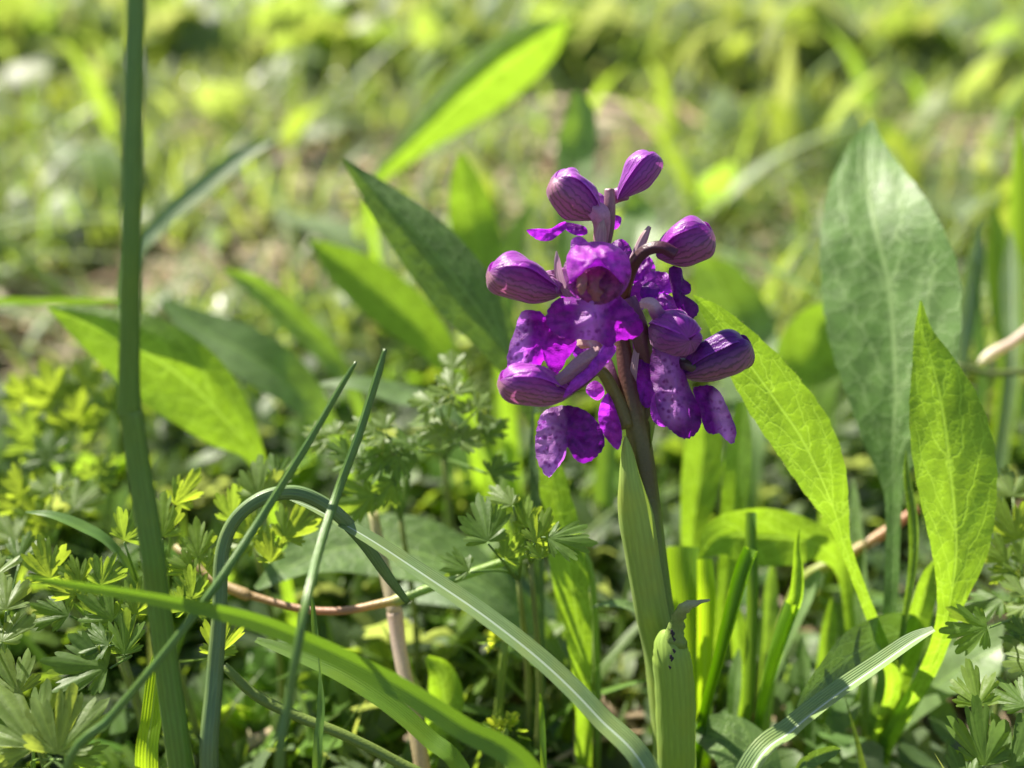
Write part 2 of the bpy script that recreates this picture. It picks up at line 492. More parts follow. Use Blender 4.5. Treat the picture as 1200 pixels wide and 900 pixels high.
# ------------------------------------------------------------------ ground
def ground():
    xs = np.concatenate([-np.geomspace(40, .9, 22), np.linspace(-.8, .8, 120), np.geomspace(.9, 40, 22)])
    ys = np.concatenate([-np.geomspace(20, .12, 14), np.linspace(-.1, 1.6, 150), np.geomspace(1.65, 80, 40)])
    X, Y = np.meshgrid(xs, ys)
    Z = gz(X, Y) + np.where((np.abs(X) < 1) & (Y < 1.7), 1, 0) * (rng.random(X.shape) - .5) * .0025
    V = np.stack([X.ravel(), Y.ravel(), Z.ravel()], 1)
    nx = len(xs)
    F = [(j * nx + i, j * nx + i + 1, (j + 1) * nx + i + 1, (j + 1) * nx + i) for j in range(len(ys) - 1) for i in range(nx - 1)]
    o = link('ground', mesh('ground', V, F, M['soil']))
    meta(o, 'bare brown soil of the meadow showing between the plants', None, None, 'structure')
ground()

# ------------------------------------------------------------------ the orchid
ROOT = ground_at(800, 985)
ROOT = Vector((P(795, 900, .18).x + .001, P(795, 900, .18).y + .004, 0)); ROOT.z = float(gz(ROOT.x, ROOT.y))
orchid = empty('orchid', ROOT, 'wild orchid with a short spike of purple hooded flowers on a thick green stem', 'orchid')
MAR = (.15, .07, .055); MARG = (.18, .16, .05); GRN = (.16, .24, .06); GR2 = (.19, .29, .07)
link('stem', tube([(703, 262, .163, 7), (708, 300, .163, 9), (722, 350, .163, 10), (730, 400, .163, 10), (737, 450, .163, 11.5), (746, 500, .163, 13.5),
                   (754, 560, .164, 15), (762, 640, .167, 17), (772, 720, .172, 18), (787, 800, .176, 20), (793, 900, .181, 21)], M['tube'], 60, 16,
                  [(.22, .10, .17), (.12, .05, .08), MAR, MAR, MAR, MARG, (.10, .09, .03), GRN, GRN, GRN, GRN], ridge=.05, nridge=7, ground=True), orchid)
sh = link('sheath', ribbon([(733, 511, .159, 1), (735, 530, .1592, 7), (740, 570, .1594, 14), (747, 615, .161, 21), (756, 670, .164, 20.5), (765, 720, .167, 20),
                            (777, 770, .171, 23), (786, 840, .174, 25), (791, 910, .178, 26)], M['leaf_sheath'] if 'leaf_sheath' in M else None or
                           M.setdefault('leaf_sheath', m_blade('sheath_green', (.30, .42, .09), (.40, .56, .05), .28, rough=.5, nlines=15, lc=.16)),
                           60, 20, bend=-150, ground=False, seed=3, rough_edge=.03, name='sheath'), orchid)
sh['label'] = 'long green sheath with a pale pointed tip'
# widths of a wrapped sheath are measured round the stem, so widen
def wrap(rows, mat, bend, **k):
    B = abs(radians(bend))
    return ribbon([(x, y, d, hw * B / (1 if B > pi / 2 else sin(B))) for x, y, d, hw in rows], mat, bend=bend, **k)
sh.data = wrap([(733, 511, .159, 1), (735, 530, .1592, 7), (739, 570, .1594, 14), (747, 615, .161, 21), (756, 670, .164, 20.5), (765, 720, .167, 20),
                (777, 770, .171, 22), (786, 840, .174, 24), (791, 910, .178, 25), (794, 1010, .188, 25)], M['leaf_sheath'], -155, nseg=70, nac=24, seed=3, rough_edge=.03, name='sheath')
M['sheath_low'] = m_blade('sheath_lower', (.27, .40, .07), (.38, .56, .04), .28, rough=.5, nlines=17, lc=.16)
s2 = link('sheath', wrap([(770 + 22, 738, .163, 3), (786, 748, .1625, 17), (787, 772, .162, 21.5), (790, 800, .163, 23.5), (792, 850, .166, 23.5), (793, 905, .170, 23),
                          (795, 1010, .183, 24)], M['sheath_low'], -150, nseg=60, nac=24, seed=5, rough_edge=.05, name='sheath'), orchid)
s2['label'] = 'lower green sheath with black specks and a withered pale tip'
t = link('withered_tip', tube([(832, 703, .1575, 1.0), (818, 706, .158, 3), (804, 711, .159, 6.5), (797, 720, .1605, 7), (793, 732, .162, 9), (790, 756, .1632, 14)], M['tube'], 20, 9,
                              [(.36, .36, .2), (.33, .34, .18), (.30, .34, .15), (.24, .30, .10), (.22, .31, .08), (.22, .33, .07)], flat=.5, nub=.2), s2)
for x, y, r in ((788, 742, 3.4), (790, 749, 2.2), (790, 763, 2.2), (787, 771, 3.2), (785, 782, 1.8)):
    d = .1598; r = r * .75
    link('black_speck', tube([(x - 1.6, y - r * 1.6, d, r * .3), (x - .4, y - r * .4, d, r * .9), (x + .8, y + r * .6, d, r * .7), (x - .5, y + r * 1.7, d, r * .3)], M['spot'], 8, 7, [(.02, .012, .014)], flat=.15, nub=.35), s2)
link('pointed_bract', ribbon([(771, 473, .162, .8), (767, 487, .162, 5), (761, 508, .163, 8), (756, 535, .163, 8)], M['leaf_sheath'], 16, 6, phi=20, bend=60, seed=8), orchid)
def stub(rows, cols, nm='flower_stalk', parent=orchid, r=.04, **k):
    return link(nm, tube(rows, M['tube'], 26, 20, cols, ridge=r * 1.3, nridge=5, twist=.22 if nm == 'ovary' else 0, name=nm, **k), parent)
stub([(768, 430, .1645, 6), (760, 470, .164, 7), (752, 515, .163, 9), (752, 550, .1635, 10)], [(.12, .05, .09), MARG, MARG, MARG])


def shell(base, tip, R, d0, d1, up, a0, hw, k=1.0, e1=.55, e2=.42, edge=.05, col=(.22, .02, .32), pale=0.0, pale_edge=0, nt=18, na=12, ridge=.02, open_tip=0):
    """one sepal: a sector of a pointed ovoid round the line base-tip. up turns 'dorsal'; a0, hw in degrees"""
    A = P(base[0], base[1], d0); B_ = P(tip[0], tip[1], d1)
    ax = B_ - A; L = ax.length; ax.normalize()
    upv = (RT * sin(radians(up)) + UP * cos(radians(up)) - FWD * .15)
    upv = (upv - ax * upv.dot(ax)).normalized()
    sd = ax.cross(upv)
    if sd.dot(FWD) > 0: sd = -sd           # side vector always towards the lens
    Rm = R * (d0 + d1) / 2 / FPX * k
    pk = (e1 / (e1 + e2)); nrm = pk ** e1 * (1 - pk) ** e2
    V, UV, CM, CC, PL = [], [], [], [], []
    for i in range(nt + 1):
        t = 1 - (1 - i / nt) ** 1.7; tt = min(1, .012 + .99 * t)
        r0 = Rm * (tt ** e1 * (1 - tt) ** e2) / nrm
        for j in range(na + 1):
            q = j / na * 2 - 1
            a = radians(a0 + hw * q)
            wob = 1 + .26 * mn.noise(Vector((cos(a) * 1.3, sin(a) * 1.3, t * 2.2)) + Vector((base[0], base[1], 0)) * .37)
            r = r0 * (1 + .05 * cos(3 * a + base[0]) * sin(t * 3.1) + edge * abs(q) ** 3 * 1.3 + ridge * 1.6 * cos(q * 7.5 + t * 2 + base[0]) + .025 * sin(t * 11 + q * 4 + base[1])) + open_tip * Rm * t * t
            V.append(A + ax * (L * t) + (upv * sin(a) + sd * cos(a)) * r * wob)
            UV.append((j / na, t)); CM.append((a * Rm * 100, L * t * 100))
            lo = max(0, min(1, (.35 - sin(a)) * 1.1))
            PL.append(pale * lo)
            f = .85 + .7 * (abs(q) > .9) 
            f *= 1.05; CC.append((col[0] * f * .9, col[1] * f * 1.1, col[2] * f))
    kk = na + 1
    F = [(i * kk + j, i * kk + j + 1, (i + 1) * kk + j + 1, (i + 1) * kk + j) for i in range(nt) for j in range(na)]
    return mesh('sepal', V, F, M['sepal'], UV, CM, col=CC, pale=PL)


def hood(flower, base, tip, R, d0=.156, d1=.153, up=0, col=(.22, .02, .32), pale=1.0, e1=.55, e2=.42, gap=0, open_tip=0):
    R = R * .93
    tipd = (base[0] + (tip[0] - base[0]) * .94 + (tip[1] - base[1]) * .03, base[1] + (tip[1] - base[1]) * .94 - 2)
    link('sepal', shell(base, tipd, R, d0, d1, up, 90, 66, 1.10, e1, e2, .07, col, pale * .3, open_tip=open_tip), flower)
    link('sepal', shell(base, tip, R, d0, d1, up, -25 + gap, 66, 1.0, e1, e2, .02, tuple(c * .8 for c in col), pale, open_tip=open_tip), flower)
    link('sepal', shell(base, tip, R, d0, d1, up, 205 - gap, 66, 1.0, e1, e2, .02, tuple(c * .8 for c in col), pale, open_tip=open_tip), flower)


def petal(outline, d, bulge=.15, tilt=(0, 0), cen=None, col=(.20, .012, .30), pale=None, ruff=.09, n=64, nr=9, seed=1, col2=None, name='petal', fold=None, mat=None, crumple=2.4):
    """a lobe or lip: rounded outline round a centre, cupped and waved in depth. tilt: metres of depth per 100 px in x and y.
    pale: (x0, y0, x1, y1, radius) a band of pale spotted ground"""
    Rr = random.Random(seed)
    O = np.array(outline, float)
    O2 = np.vstack([O, O[:1]])
    # closed catmull resample
    m = len(O); out = []
    for s in np.linspace(0, m, n, endpoint=False):
        i = int(s); t = s - i
        p0, p1, p2, p3 = O[(i - 1) % m], O[i % m], O[(i + 1) % m], O[(i + 2) % m]
        out.append(.5 * (2 * p1 + (p2 - p0) * t + (2 * p0 - 5 * p1 + 4 * p2 - p3) * t * t + (3 * p1 - p0 - 3 * p2 + p3) * t ** 3))
    out = np.array(out)
    c = np.array(cen if cen is not None else O.mean(0))
    size = np.linalg.norm(out - c, axis=1).mean()
    px2m = d / FPX
    V, UV, CM, CC, PL = [], [], [], [], []
    ph = Rr.random() * 6
    def add(pt, rr, ang):
        dx, dy = pt[0] - c[0], pt[1] - c[1]
        z = d + tilt[0] * dx / 100 + tilt[1] * dy / 100
        z += bulge * size * px2m * (rr * rr)
        z += ruff * size * px2m * sin(ang * 5 + ph) * rr ** 3
        z += crumple * size * px2m * (.10 * mn.noise(Vector((dx * .06, dy * .06, seed * 3.3))) + .05 * mn.noise(Vector((dx * .16, dy * .16, seed * 1.7))))
        if fold:
            fx, fy, ca, amt = fold       # crease through fx, fy at angle ca
            n_ = -(pt[0] - fx) * sin(radians(ca)) + (pt[1] - fy) * cos(radians(ca))
            z += amt * abs(n_) * px2m
        V.append(P(pt[0], pt[1], z)); UV.append((.5 + dx / 200, .5 + dy / 200)); CM.append((pt[0] * px2m * 100, pt[1] * px2m * 100))
        if pale:
            x0, y0, x1, y1, pr = pale
            ex, ey = x1 - x0, y1 - y0
            tt = max(0, min(1, ((pt[0] - x0) * ex + (pt[1] - y0) * ey) / (ex * ex + ey * ey)))
            dd = sqrt((pt[0] - x0 - tt * ex) ** 2 + (pt[1] - y0 - tt * ey) ** 2)
            PL.append(max(0, min(1, 1.25 - dd / pr)))
        else: PL.append(0)
        CC.append(col)
    add(c, 0, 0)
    for k in range(1, nr + 1):
        rr = k / nr
        for j in range(n):
            e = 1 + (.012 * sin(j * 2.1 + ph) + .01 * sin(j * 3.7)) * (k == nr)
            pt = c + (out[j] - c) * rr * e
            add(pt, rr, 2 * pi * j / n)
    F = [(0, 1 + j, 1 + (j + 1) % n) for j in range(n)]
    for k in range(1, nr):
        a = 1 + (k - 1) * n; b_ = 1 + k * n
        F += [(a + j, b_ + j, b_ + (j + 1) % n, a + (j + 1) % n) for j in range(n)]
    return mesh(name, V, F, mat or M['petal'], UV, CM, col=CC, pale=PL)


def flower(x, y, d, label):
    o = bpy.data.objects.new('flower', None); o.empty_display_size = .005
    COL.objects.link(o); o.parent = orchid
    o.location = P(x, y, d) - ROOT
    o['label'] = label
    return o


def sub(fl, nm, me):
    o = bpy.data.objects.new(nm, me); COL.objects.link(o); o.parent = fl
    o.location = -(ROOT + fl.location)
    return o
_link = link
def link(name, me, parent=None, loc=None):
    if parent is not None and parent.name.startswith('flower'):
        return sub(parent, name, me)
    if parent is not None and parent.parent is not None:
        o = _link(name, me, parent); o.location = -(parent.location + parent.parent.location); return o
    return _link(name, me, parent, loc)
# children linked before this point under the sheath sit two levels down
for o in s2.children: o.location = -(ROOT + s2.location)

PURP = (.23, .009, .30); DPUR = (.10, .004, .15); LILA = (.40, .07, .52); ROSE = (.42, .20, .40)
STALK = (.30, .12, .25)
# top right bud
f = flower(726, 230, .161, 'topmost bud, dark underneath and lilac above, leaning right')
hood(f, (724, 234), (771, 181), 19, .161, .158, up=-35, col=(.40, .06, .46), pale=.45, e1=.75, e2=.34)
stub([(712, 236, .162, 8), (722, 229, .162, 8.5), (733, 226, .161, 9)], [(.28, .12, .24), (.3, .08, .3)], 'ovary', f)
# top left hooded flower
f = flower(697, 250, .158, 'upper left hooded flower with striped underside')
hood(f, (702, 256), (650, 208), 27, .158, .154, up=25, col=(.40, .06, .46), pale=.95, e1=.75, e2=.34)
link('petal', petal([(617, 270), (630, 268), (645, 268), (655, 262), (663, 260), (664, 267), (655, 275), (645, 282), (630, 281)], .158, -.2, (0, .004), col=(.30, .02, .42), seed=2), f)
link('petal', petal([(660, 261), (674, 262), (686, 266), (688, 274), (676, 276), (664, 270)], .159, .2, col=(.24, .015, .36), seed=3), f)
link('petal', petal([(714, 256), (721, 252), (728, 255), (727, 263), (721, 269), (714, 266)], .162, .2, col=(.34, .03, .46), seed=4), f)
stub([(692, 244, .156, 9), (702, 250, .156, 11), (706, 262, .157, 10), (705, 290, .159, 9)], [(.55, .24, .52), (.52, .26, .46), (.46, .24, .36), (.36, .16, .28)], 'ovary', f, r=.12)
stub([(714, 222, .157, 6), (714, 245, .157, 7), (712, 270, .158, 7), (707, 295, .159, 6)], [(.30, .16, .24), (.26, .13, .2), (.2, .09, .13)], 'bract', f)
link('bract', ribbon([(707, 256, .155, 1), (705, 266, .155, 6), (704, 280, .156, 8), (704, 298, .157, 6)], M.setdefault('bract_pale', m_blade('bract_pale', (.46, .34, .40), (.5, .3, .42), .35, rough=.5, nlines=4)), 12, 6, bend=-60, seed=4), f)
# left bud
f = flower(652, 345, .156, 'left bud like a bean, purple above with a brown striped belly')
hood(f, (658, 344), (573, 318), 27, .157, .152, up=8, col=(.36, .03, .40), pale=1.0, e1=.72, e2=.34)
stub([(655, 340, .156, 9), (640, 330, .156, 9), (652, 324, .158, 8), (672, 322, .160, 8), (700, 335, .163, 7)], [(.34, .1, .34), (.42, .2, .42), (.36, .15, .36), (.3, .1, .3), MAR], 'ovary', f, r=.14)
link('bract', ribbon([(652, 294, .154, .8), (653, 305, .154, 4.5), (655, 322, .155, 6.5), (662, 340, .156, 7), (678, 352, .158, 6)], M['bract_pale'], 18, 6, bend=-70, seed=6), f)
link('lip', petal([(611, 366), (604, 385), (597, 405), (594, 424), (598, 432), (611, 428), (624, 427), (632, 431), (637, 422), (642, 430), (648, 439), (656, 436),
                   (665, 420), (674, 408), (675, 394), (666, 389), (650, 385), (642, 374), (630, 364)], .155, .30, (.004, 0), (634, 402), PURP, (606, 372, 606, 430, 15),
                  fold=(634, 402, 62, .25), seed=7), f)
# right bud
f = flower(778, 298, .158, 'right bud, pink above with pale stripes below')
hood(f, (770, 301), (834, 270), 29, .159, .155, up=-20, col=(.38, .03, .42), pale=.8, e1=.7, e2=.34)
stub([(792, 298, .152, 7), (776, 290, .152, 7), (758, 293, .153, 7), (744, 308, .155, 7), (735, 330, .158, 7), (730, 352, .161, 7)], [(.12, .03, .08), (.09, .02, .05), (.08, .03, .05), (.10, .05, .03), (.14, .07, .02), MAR], 'ovary', f, r=.08)
link('petal', petal([(722, 365), (735, 342), (750, 327), (766, 318), (785, 322), (790, 340), (775, 348), (758, 358), (745, 372), (730, 375)], .161, .3, (.002, 0), col=(.30, .02, .45), seed=9), f)
link('lip', petal([(784, 314), (798, 314), (801, 326), (809, 333), (809, 343), (801, 347), (809, 350), (818, 358), (818, 367), (812, 373), (803, 372), (796, 365), (790, 352), (786, 336)],
                  .157, .35, (0, 0), (797, 343), DPUR, seed=10), f)
link('petal', petal([(750, 341), (756, 332), (766, 331), (773, 338), (770, 349), (760, 352), (752, 349)], .1565, .8, col=(.16, .01, .26), seed=11), f)
link('bract', ribbon([(761, 265, .158, 3.5), (754, 277, .158, 7.5), (746, 295, .159, 9), (736, 318, .160, 9), (728, 350, .161, 7)], M['bract_pale'], 20, 8, phi=15, bend=-80, seed=7), f)
# central open flower
f = flower(698, 320, .154, 'central open flower with a spread spotted lip')
link('sepal', petal([(664, 312), (665, 298), (674, 288), (688, 284), (702, 283), (718, 286), (731, 294), (738, 306), (738, 324), (731, 334), (722, 322), (706, 313), (690, 314), (678, 322), (668, 332)],
                    .1475, 1.3, (0, -.004), (701, 302), (.44, .06, .50), ruff=.05, seed=51, name='sepal', crumple=5), f)
for sx in (-1, 1):
    link('sepal', petal([(700 + sx * 36, 306), (700 + sx * 40, 320), (700 + sx * 34, 338), (700 + sx * 22, 350), (700 + sx * 20, 336), (700 + sx * 24, 318)],
                        .151, .6, (0, 0), None, (.24, .05, .24), ruff=.02, seed=52 + sx, name='sepal', fold=(700 + sx * 30, 325, 100, .4)), f)
link('petal', petal([(670, 281), (680, 277), (690, 285), (697, 297), (690, 303), (675, 302), (669, 294)], .1535, .3, col=(.45, .10, .56), seed=12), f)
link('throat', petal([(670, 330), (675, 316), (690, 310), (706, 310), (722, 315), (730, 328), (726, 344), (714, 354), (700, 357), (684, 352), (673, 342)], .1500, .5, (0, -.003), col=(.24, .05, .16), seed=13, name='throat', crumple=3), f)
link('throat', petal([(686, 332), (687, 320), (696, 316), (708, 318), (712, 330), (710, 344), (704, 354), (694, 352), (689, 343)], .1494, .6, (0, -.002), col=(.30, .09, .12), seed=14, name='throat', mat=M['throat'], crumple=3), f)
link('throat', petal([(676, 336), (677, 322), (683, 317), (688, 324), (687, 338), (681, 346)], .1492, .3, (0, 0), col=(.30, .13, .13), seed=15, name='throat', mat=M['throat'], crumple=3), f)
link('lip', petal([(681, 334), (677, 346), (666, 348), (654, 350), (645, 358), (640, 370), (642, 382), (651, 391), (665, 397), (681, 398), (698, 399), (706, 404), (716, 407), (724, 399),
                   (736, 398), (748, 394), (754, 385), (750, 373), (741, 361), (730, 350), (722, 342), (716, 332), (700, 328)], .150, .42, (0, -.002), (700, 366), PURP,
                  (694, 345, 690, 395, 17), fold=(700, 350, 90, .30), seed=14, n=96), f)
# lower left flower
f = flower(664, 458, .155, 'lower left hooded flower with a two lobed lip')
hood(f, (670, 462), (586, 446), 25, .156, .151, up=6, col=(.40, .04, .44), pale=1.0, e1=.72, e2=.34)
stub([(648, 450, .153, 6), (664, 440, .153, 7.5), (682, 424, .153, 8.5), (698, 412, .154, 8), (694, 402, .156, 7), (680, 402, .158, 6)], [(.30, .13, .25), (.34, .17, .26), (.40, .22, .30), (.52, .34, .36), (.55, .38, .36)], 'ovary', f, r=.1)
stub([(655, 462, .156, 9), (680, 447, .157, 8), (702, 434, .159, 7), (720, 462, .161, 8), (735, 500, .162, 9)], [(.18, .03, .2), (.14, .04, .12), MARG, MARG, MARG], 'stalk', f)
link('petal', petal([(660, 466), (676, 456), (695, 442), (712, 425), (722, 411), (718, 402), (709, 402), (701, 413), (688, 430), (670, 446)], .1515, .3, (.002, 0), (696, 429), (.42, .06, .56), seed=15), f)
link('lip', petal([(645, 478), (634, 486), (629, 502), (627, 522), (630, 541), (642, 559), (652, 550), (662, 536), (665, 524), (673, 537), (684, 543), (698, 536), (708, 523), (707, 508),
                   (698, 492), (684, 480), (664, 475)], .154, .35, (-.002, 0), (664, 505), (.13, .006, .19), (638, 480, 643, 552, 21), fold=(660, 500, 70, .28), seed=16, n=96), f)
# lower centre petals
f = flower(722, 470, .163, 'small folded flower behind the stem fork')
link('petal', petal([(711, 461), (704, 472), (701, 488), (704, 503), (712, 516), (724, 527), (729, 512), (727, 496), (721, 478), (716, 466)], .161, -.5, col=(.32, .03, .44), seed=17, fold=(715, 490, 75, .4)), f)
link('petal', petal([(688, 452), (697, 446), (706, 452), (708, 462), (701, 469), (692, 465), (687, 459)], .164, .4, col=(.45, .05, .56), seed=18), f)
stub([(706, 408, .165, 3), (712, 425, .164, 6), (720, 450, .163, 7), (728, 480, .163, 6)], [(.4, .15, .45), (.3, .1, .32), MAR], 'ovary', f)
# centre right flower
f = flower(783, 396, .157, 'centre right flower with a long spotted hanging lip')
hood(f, (768, 384), (809, 399), 26, .161, .151, up=0, col=(.36, .03, .40), pale=.5, e1=.42, e2=.26)
link('lip', petal([(768, 402), (762, 420), (762, 440), (767, 460), (770, 480), (778, 496), (787, 505), (796, 512), (806, 514), (816, 508), (822, 495), (819, 476), (809, 455), (801, 432), (792, 405), (780, 398)],
                  .155, .35, (0, 0), (794, 462), (.13, .006, .19), (781, 408, 788, 485, 17), seed=19, fold=(793, 460, 78, .3), n=80), f)
link('petal', petal([(749, 405), (743, 420), (741, 445), (748, 466), (757, 478), (768, 470), (769, 445), (762, 420)], .161, .3, col=(.27, .018, .42), seed=20), f)
link('petal', petal([(766, 462), (762, 480), (766, 494), (776, 500), (785, 497), (784, 478), (776, 462)], .158, .2, col=(.38, .05, .52), seed=21), f)
link('bract', ribbon([(748, 398, .161, 1), (746, 410, .161, 4), (743, 430, .161, 5), (742, 446, .162, 4)], M['bract_pale'], 10, 4, phi=30, seed=9), f)
stub([(752, 356, .156, 5), (763, 356, .155, 7), (770, 366, .156, 8), (778, 377, .157, 9), (785, 388, .157, 8)], [(.65, .5, .58), (.6, .4, .54), (.36, .12, .36), (.55, .36, .56), (.36, .08, .42)], 'ovary', f, r=.1)
stub([(735, 350, .160, 10), (745, 375, .160, 11), (752, 400, .161, 11), (760, 430, .163, 8)], [(.25, .13, .22), (.22, .1, .16), (.16, .07, .1), MAR], 'stalk', f)
f = flower(745, 322, .163, 'crumpled half hidden flower in the middle of the spike')
for i, (o_, d_, c_) in enumerate([([(738, 300), (752, 296), (764, 304), (768, 318), (758, 330), (744, 334), (736, 322)], .1625, (.26, .02, .36)),
        ([(654, 336), (664, 328), (676, 330), (682, 342), (676, 354), (664, 352), (655, 346)], .158, (.24, .02, .32)),
        ([(764, 350), (776, 344), (788, 348), (794, 360), (786, 370), (772, 372), (763, 362)], .1585, (.32, .04, .42)),
        ([(720, 392), (730, 386), (742, 392), (746, 408), (740, 424), (728, 418), (721, 404)], .1665, (.20, .015, .30)),
        ([(806, 398), (814, 404), (817, 418), (810, 430), (798, 428), (793, 414), (798, 403)], .1595, (.16, .05, .14)),
        ([(672, 402), (684, 398), (696, 404), (702, 416), (694, 426), (680, 424), (671, 414)], .160, (.24, .02, .34)),
        ([(716, 286), (728, 280), (738, 288), (742, 302), (734, 312), (722, 308), (714, 298)], .1600, (.22, .02, .30)),
        ([(684, 232), (694, 224), (706, 228), (712, 240), (706, 250), (694, 250), (685, 244)], .1595, (.40, .10, .48))]):
    link('petal', petal(o_, d_, .5, (0, 0), col=c_, seed=80 + i, ruff=.16, crumple=6), f)
# far right bud
f = flower(806, 437, .158, 'far right pointed bud, dark purple with green striped belly')
hood(f, (800, 440), (880, 403), 28, .158, .154, up=-14, col=(.17, .012, .26), pale=1.0, e1=.7, e2=.32)
stub([(822, 434, .156, 6), (808, 428, .156, 7), (794, 426, .158, 6), (775, 432, .161, 6)], [(.10, .08, .05), (.09, .06, .06), (.12, .04, .1)], 'ovary', f)
link('lip', petal([(812, 456), (822, 452), (834, 452), (844, 460), (851, 474), (858, 490), (863, 505), (859, 520), (850, 515), (843, 508), (836, 509), (828, 506), (823, 495), (818, 476)],
                  .157, .25, (0, 0), (838, 482), (.13, .006, .21), (842, 466, 852, 512, 10), seed=22, fold=(836, 480, 62, .6)), f)

# ------------------------------------------------------------------ broad leaved plant on the right
def fringe(me, side_u, n, length, seed):
    """short hairs along a leaf margin, joined"""
    R = random.Random(seed)
    V = [v.co.copy() for v in me.vertices]
    return V


def edge_hairs(rows, name='edge_hairs', n=70, hl=1.6, side=(-1, 1), seed=0, **k):
    pts = [[*P(x, y, d), hw * d / FPX] for x, y, d, hw in rows]
    A = catmull(pts, 200)
    C = A[:, :3]; T = np.gradient(C, axis=0); T /= np.linalg.norm(T, axis=1)[:, None]
    view = C - np.array(CAMLOC); view /= np.linalg.norm(view, axis=1)[:, None]
    S = np.cross(T, view); S /= np.linalg.norm(S, axis=1)[:, None]
    R = random.Random(seed); V, F = [], []
    fold, phi = radians(k.get('fold', 0)), radians(k.get('phi', 0))
    N = np.cross(S, T); N *= np.sign((N * -view).sum(1))[:, None]
    S1 = S * cos(phi) + N * sin(phi); N1 = N * cos(phi) - S * sin(phi)
    for sd in side:
        for _ in range(n):
            i = R.randrange(4, 190)
            p = C[i] + S1[i] * sd * A[i, 3] * cos(fold) + N1[i] * A[i, 3] * sin(fold)
            L = hl * .00014 * R.uniform(.4, 1.5)
            q = p + (S1[i] * sd + T[i] * R.uniform(-.8, .3)) * L
            t = T[i] * .00003
            b = len(V); V += [p - t, p + t, q]; F.append((b, b + 1, b + 2))
    return mesh(name, V, F, M['foliage'], col=(.35, .42, .25))


plant_base = ground_at(1022, 872)
bp = empty('broad_leaved_plant', plant_base, 'tall leafy plant with upright broad leaves to the right of the orchid', 'plant')
L1 = [(1022, 140, .224, 1), (1016, 175, .2195, 23), (1017, 220, .214, 46), (1028, 275, .208, 66), (1042, 335, .2045, 76), (1048, 400, .201, 72), (1050, 460, .198, 57),
      (1047, 515, .196, 36), (1047, 560, .195, 16), (1047, 600, .194, 9), (1044, 700, .193, 8), (1036, 790, .195, 8), (1024, 868, .202, 9)]
o = link('leaf', ribbon(L1, M['leaf_pale'], 130, 28, phi=2, fold=9, wave=.05, wfreq=2, teeth=.03, nteeth=26, pucker=.022, seed=11, ground=True), bp)
o['label'] = 'largest upright leaf, matt pale green with a puckered surface'
L2 = [(1079, 352, .176, 1), (1082, 390, .1755, 13), (1093, 430, .175, 29), (1104, 480, .1745, 45), (1112, 540, .174, 51), (1118, 600, .174, 46), (1120, 650, .174, 36),
      (1114, 700, .1745, 20), (1105, 740, .176, 13), (1085, 790, .182, 11), (1040, 868, .198, 10)]
o = link('leaf', ribbon(L2, M['leaf_glow'], 110, 22, phi=-32, fold=10, wave=.12, wfreq=1.6, teeth=.03, nteeth=22, pucker=.018, seed=12, ground=True), bp)
o['label'] = 'glowing yellow green upright leaf with a net of pale veins'
link('edge_hairs', edge_hairs(L2, seed=3, phi=-32, fold=10), bp)['kind'] = 'stuff'
L3 = [(812, 346, .170, 1), (838, 372, .1705, 15), (872, 418, .171, 30), (908, 468, .172, 38), (938, 512, .173, 38), (962, 560, .174, 30), (978, 600, .1755, 17),
      (990, 640, .177, 8), (1012, 700, .180, 7), (1035, 760, .184, 8), (1046, 805, .189, 9), (1030, 868, .199, 10)]
o = link('leaf', ribbon(L3, M['leaf_glow'], 120, 22, phi=-22, fold=12, wave=.07, wfreq=2, teeth=.05, nteeth=24, pucker=.02, seed=13, ground=True), bp)
o['label'] = 'leaf arching left behind the flowers with bright veins and a hairy edge'
link('edge_hairs', edge_hairs(L3, seed=4, hl=2.4, phi=-22, fold=12), bp)['kind'] = 'stuff'
o = link('leaf', ribbon([(1062, 528, .182, 1), (1064, 560, .182, 8), (1072, 610, .182, 12), (1072, 660, .183, 10), (1062, 720, .185, 7), (1050, 800, .191, 8), (1032, 866, .2, 9)],
                    M['leaf_top'], 50, 10, phi=20, bend=120, wave=.1, seed=14, ground=True), bp)
o['label'] = 'narrow rolled young leaf'
link('leaf', ribbon([(1098, 654, .186, 2), (1088, 680, .186, 12), (1074, 730, .188, 14), (1058, 790, .193, 11), (1034, 866, .2, 9)], M['leaf_glow'], 40, 10, phi=-20, fold=20, seed=15, ground=True), bp)
link('leaf', ribbon([(1000, 560, .215, 1), (1004, 600, .213, 9), (1012, 700, .209, 12), (1018, 800, .206, 10), (1018, 866, .205, 10)], M['leaf_top'], 30, 8, phi=40, fold=20, seed=16, ground=True), bp)
link('leaf', ribbon([(935, 830, .168, 3), (960, 800, .172, 18), (1010, 760, .180, 32), (1060, 742, .190, 26), (1080, 780, .2, 12), (1034, 860, .21, 8)][::1], M['leaf_dark'], 40, 12, phi=35, fold=8, wave=.1, seed=17), bp)
link('leaf', ribbon([(1225, 742, .19, 3), (1190, 752, .192, 24), (1140, 775, .195, 30), (1090, 810, .2, 20), (1040, 862, .206, 9)], M['leaf_far'], 40, 12, phi=30, fold=8, wave=.1, seed=18), bp)
link('leaf', ribbon([(960, 700, .215, 2), (985, 720, .213, 12), (1005, 780, .21, 14), (1018, 862, .208, 9)], M['leaf_top'], 30, 8, phi=30, fold=15, seed=19), bp)
# withered purple stub round the crown
for a, c in ((0, (.2, .3, .06)), (2.1, (.25, .3, .1)), (4.2, (.16, .2, .05))):
    q = plant_base + Vector((.006 * cos(a), .005 * sin(a), 0))
    link('leaf_base', tube([(q.x, q.y, q.z - .002, .004), (q.x, q.y, q.z + .008, .0034), (plant_base.x, plant_base.y, q.z + .018, .0015)], M['tube'], 8, 8, [c], world=True, name='leaf_base'), bp)

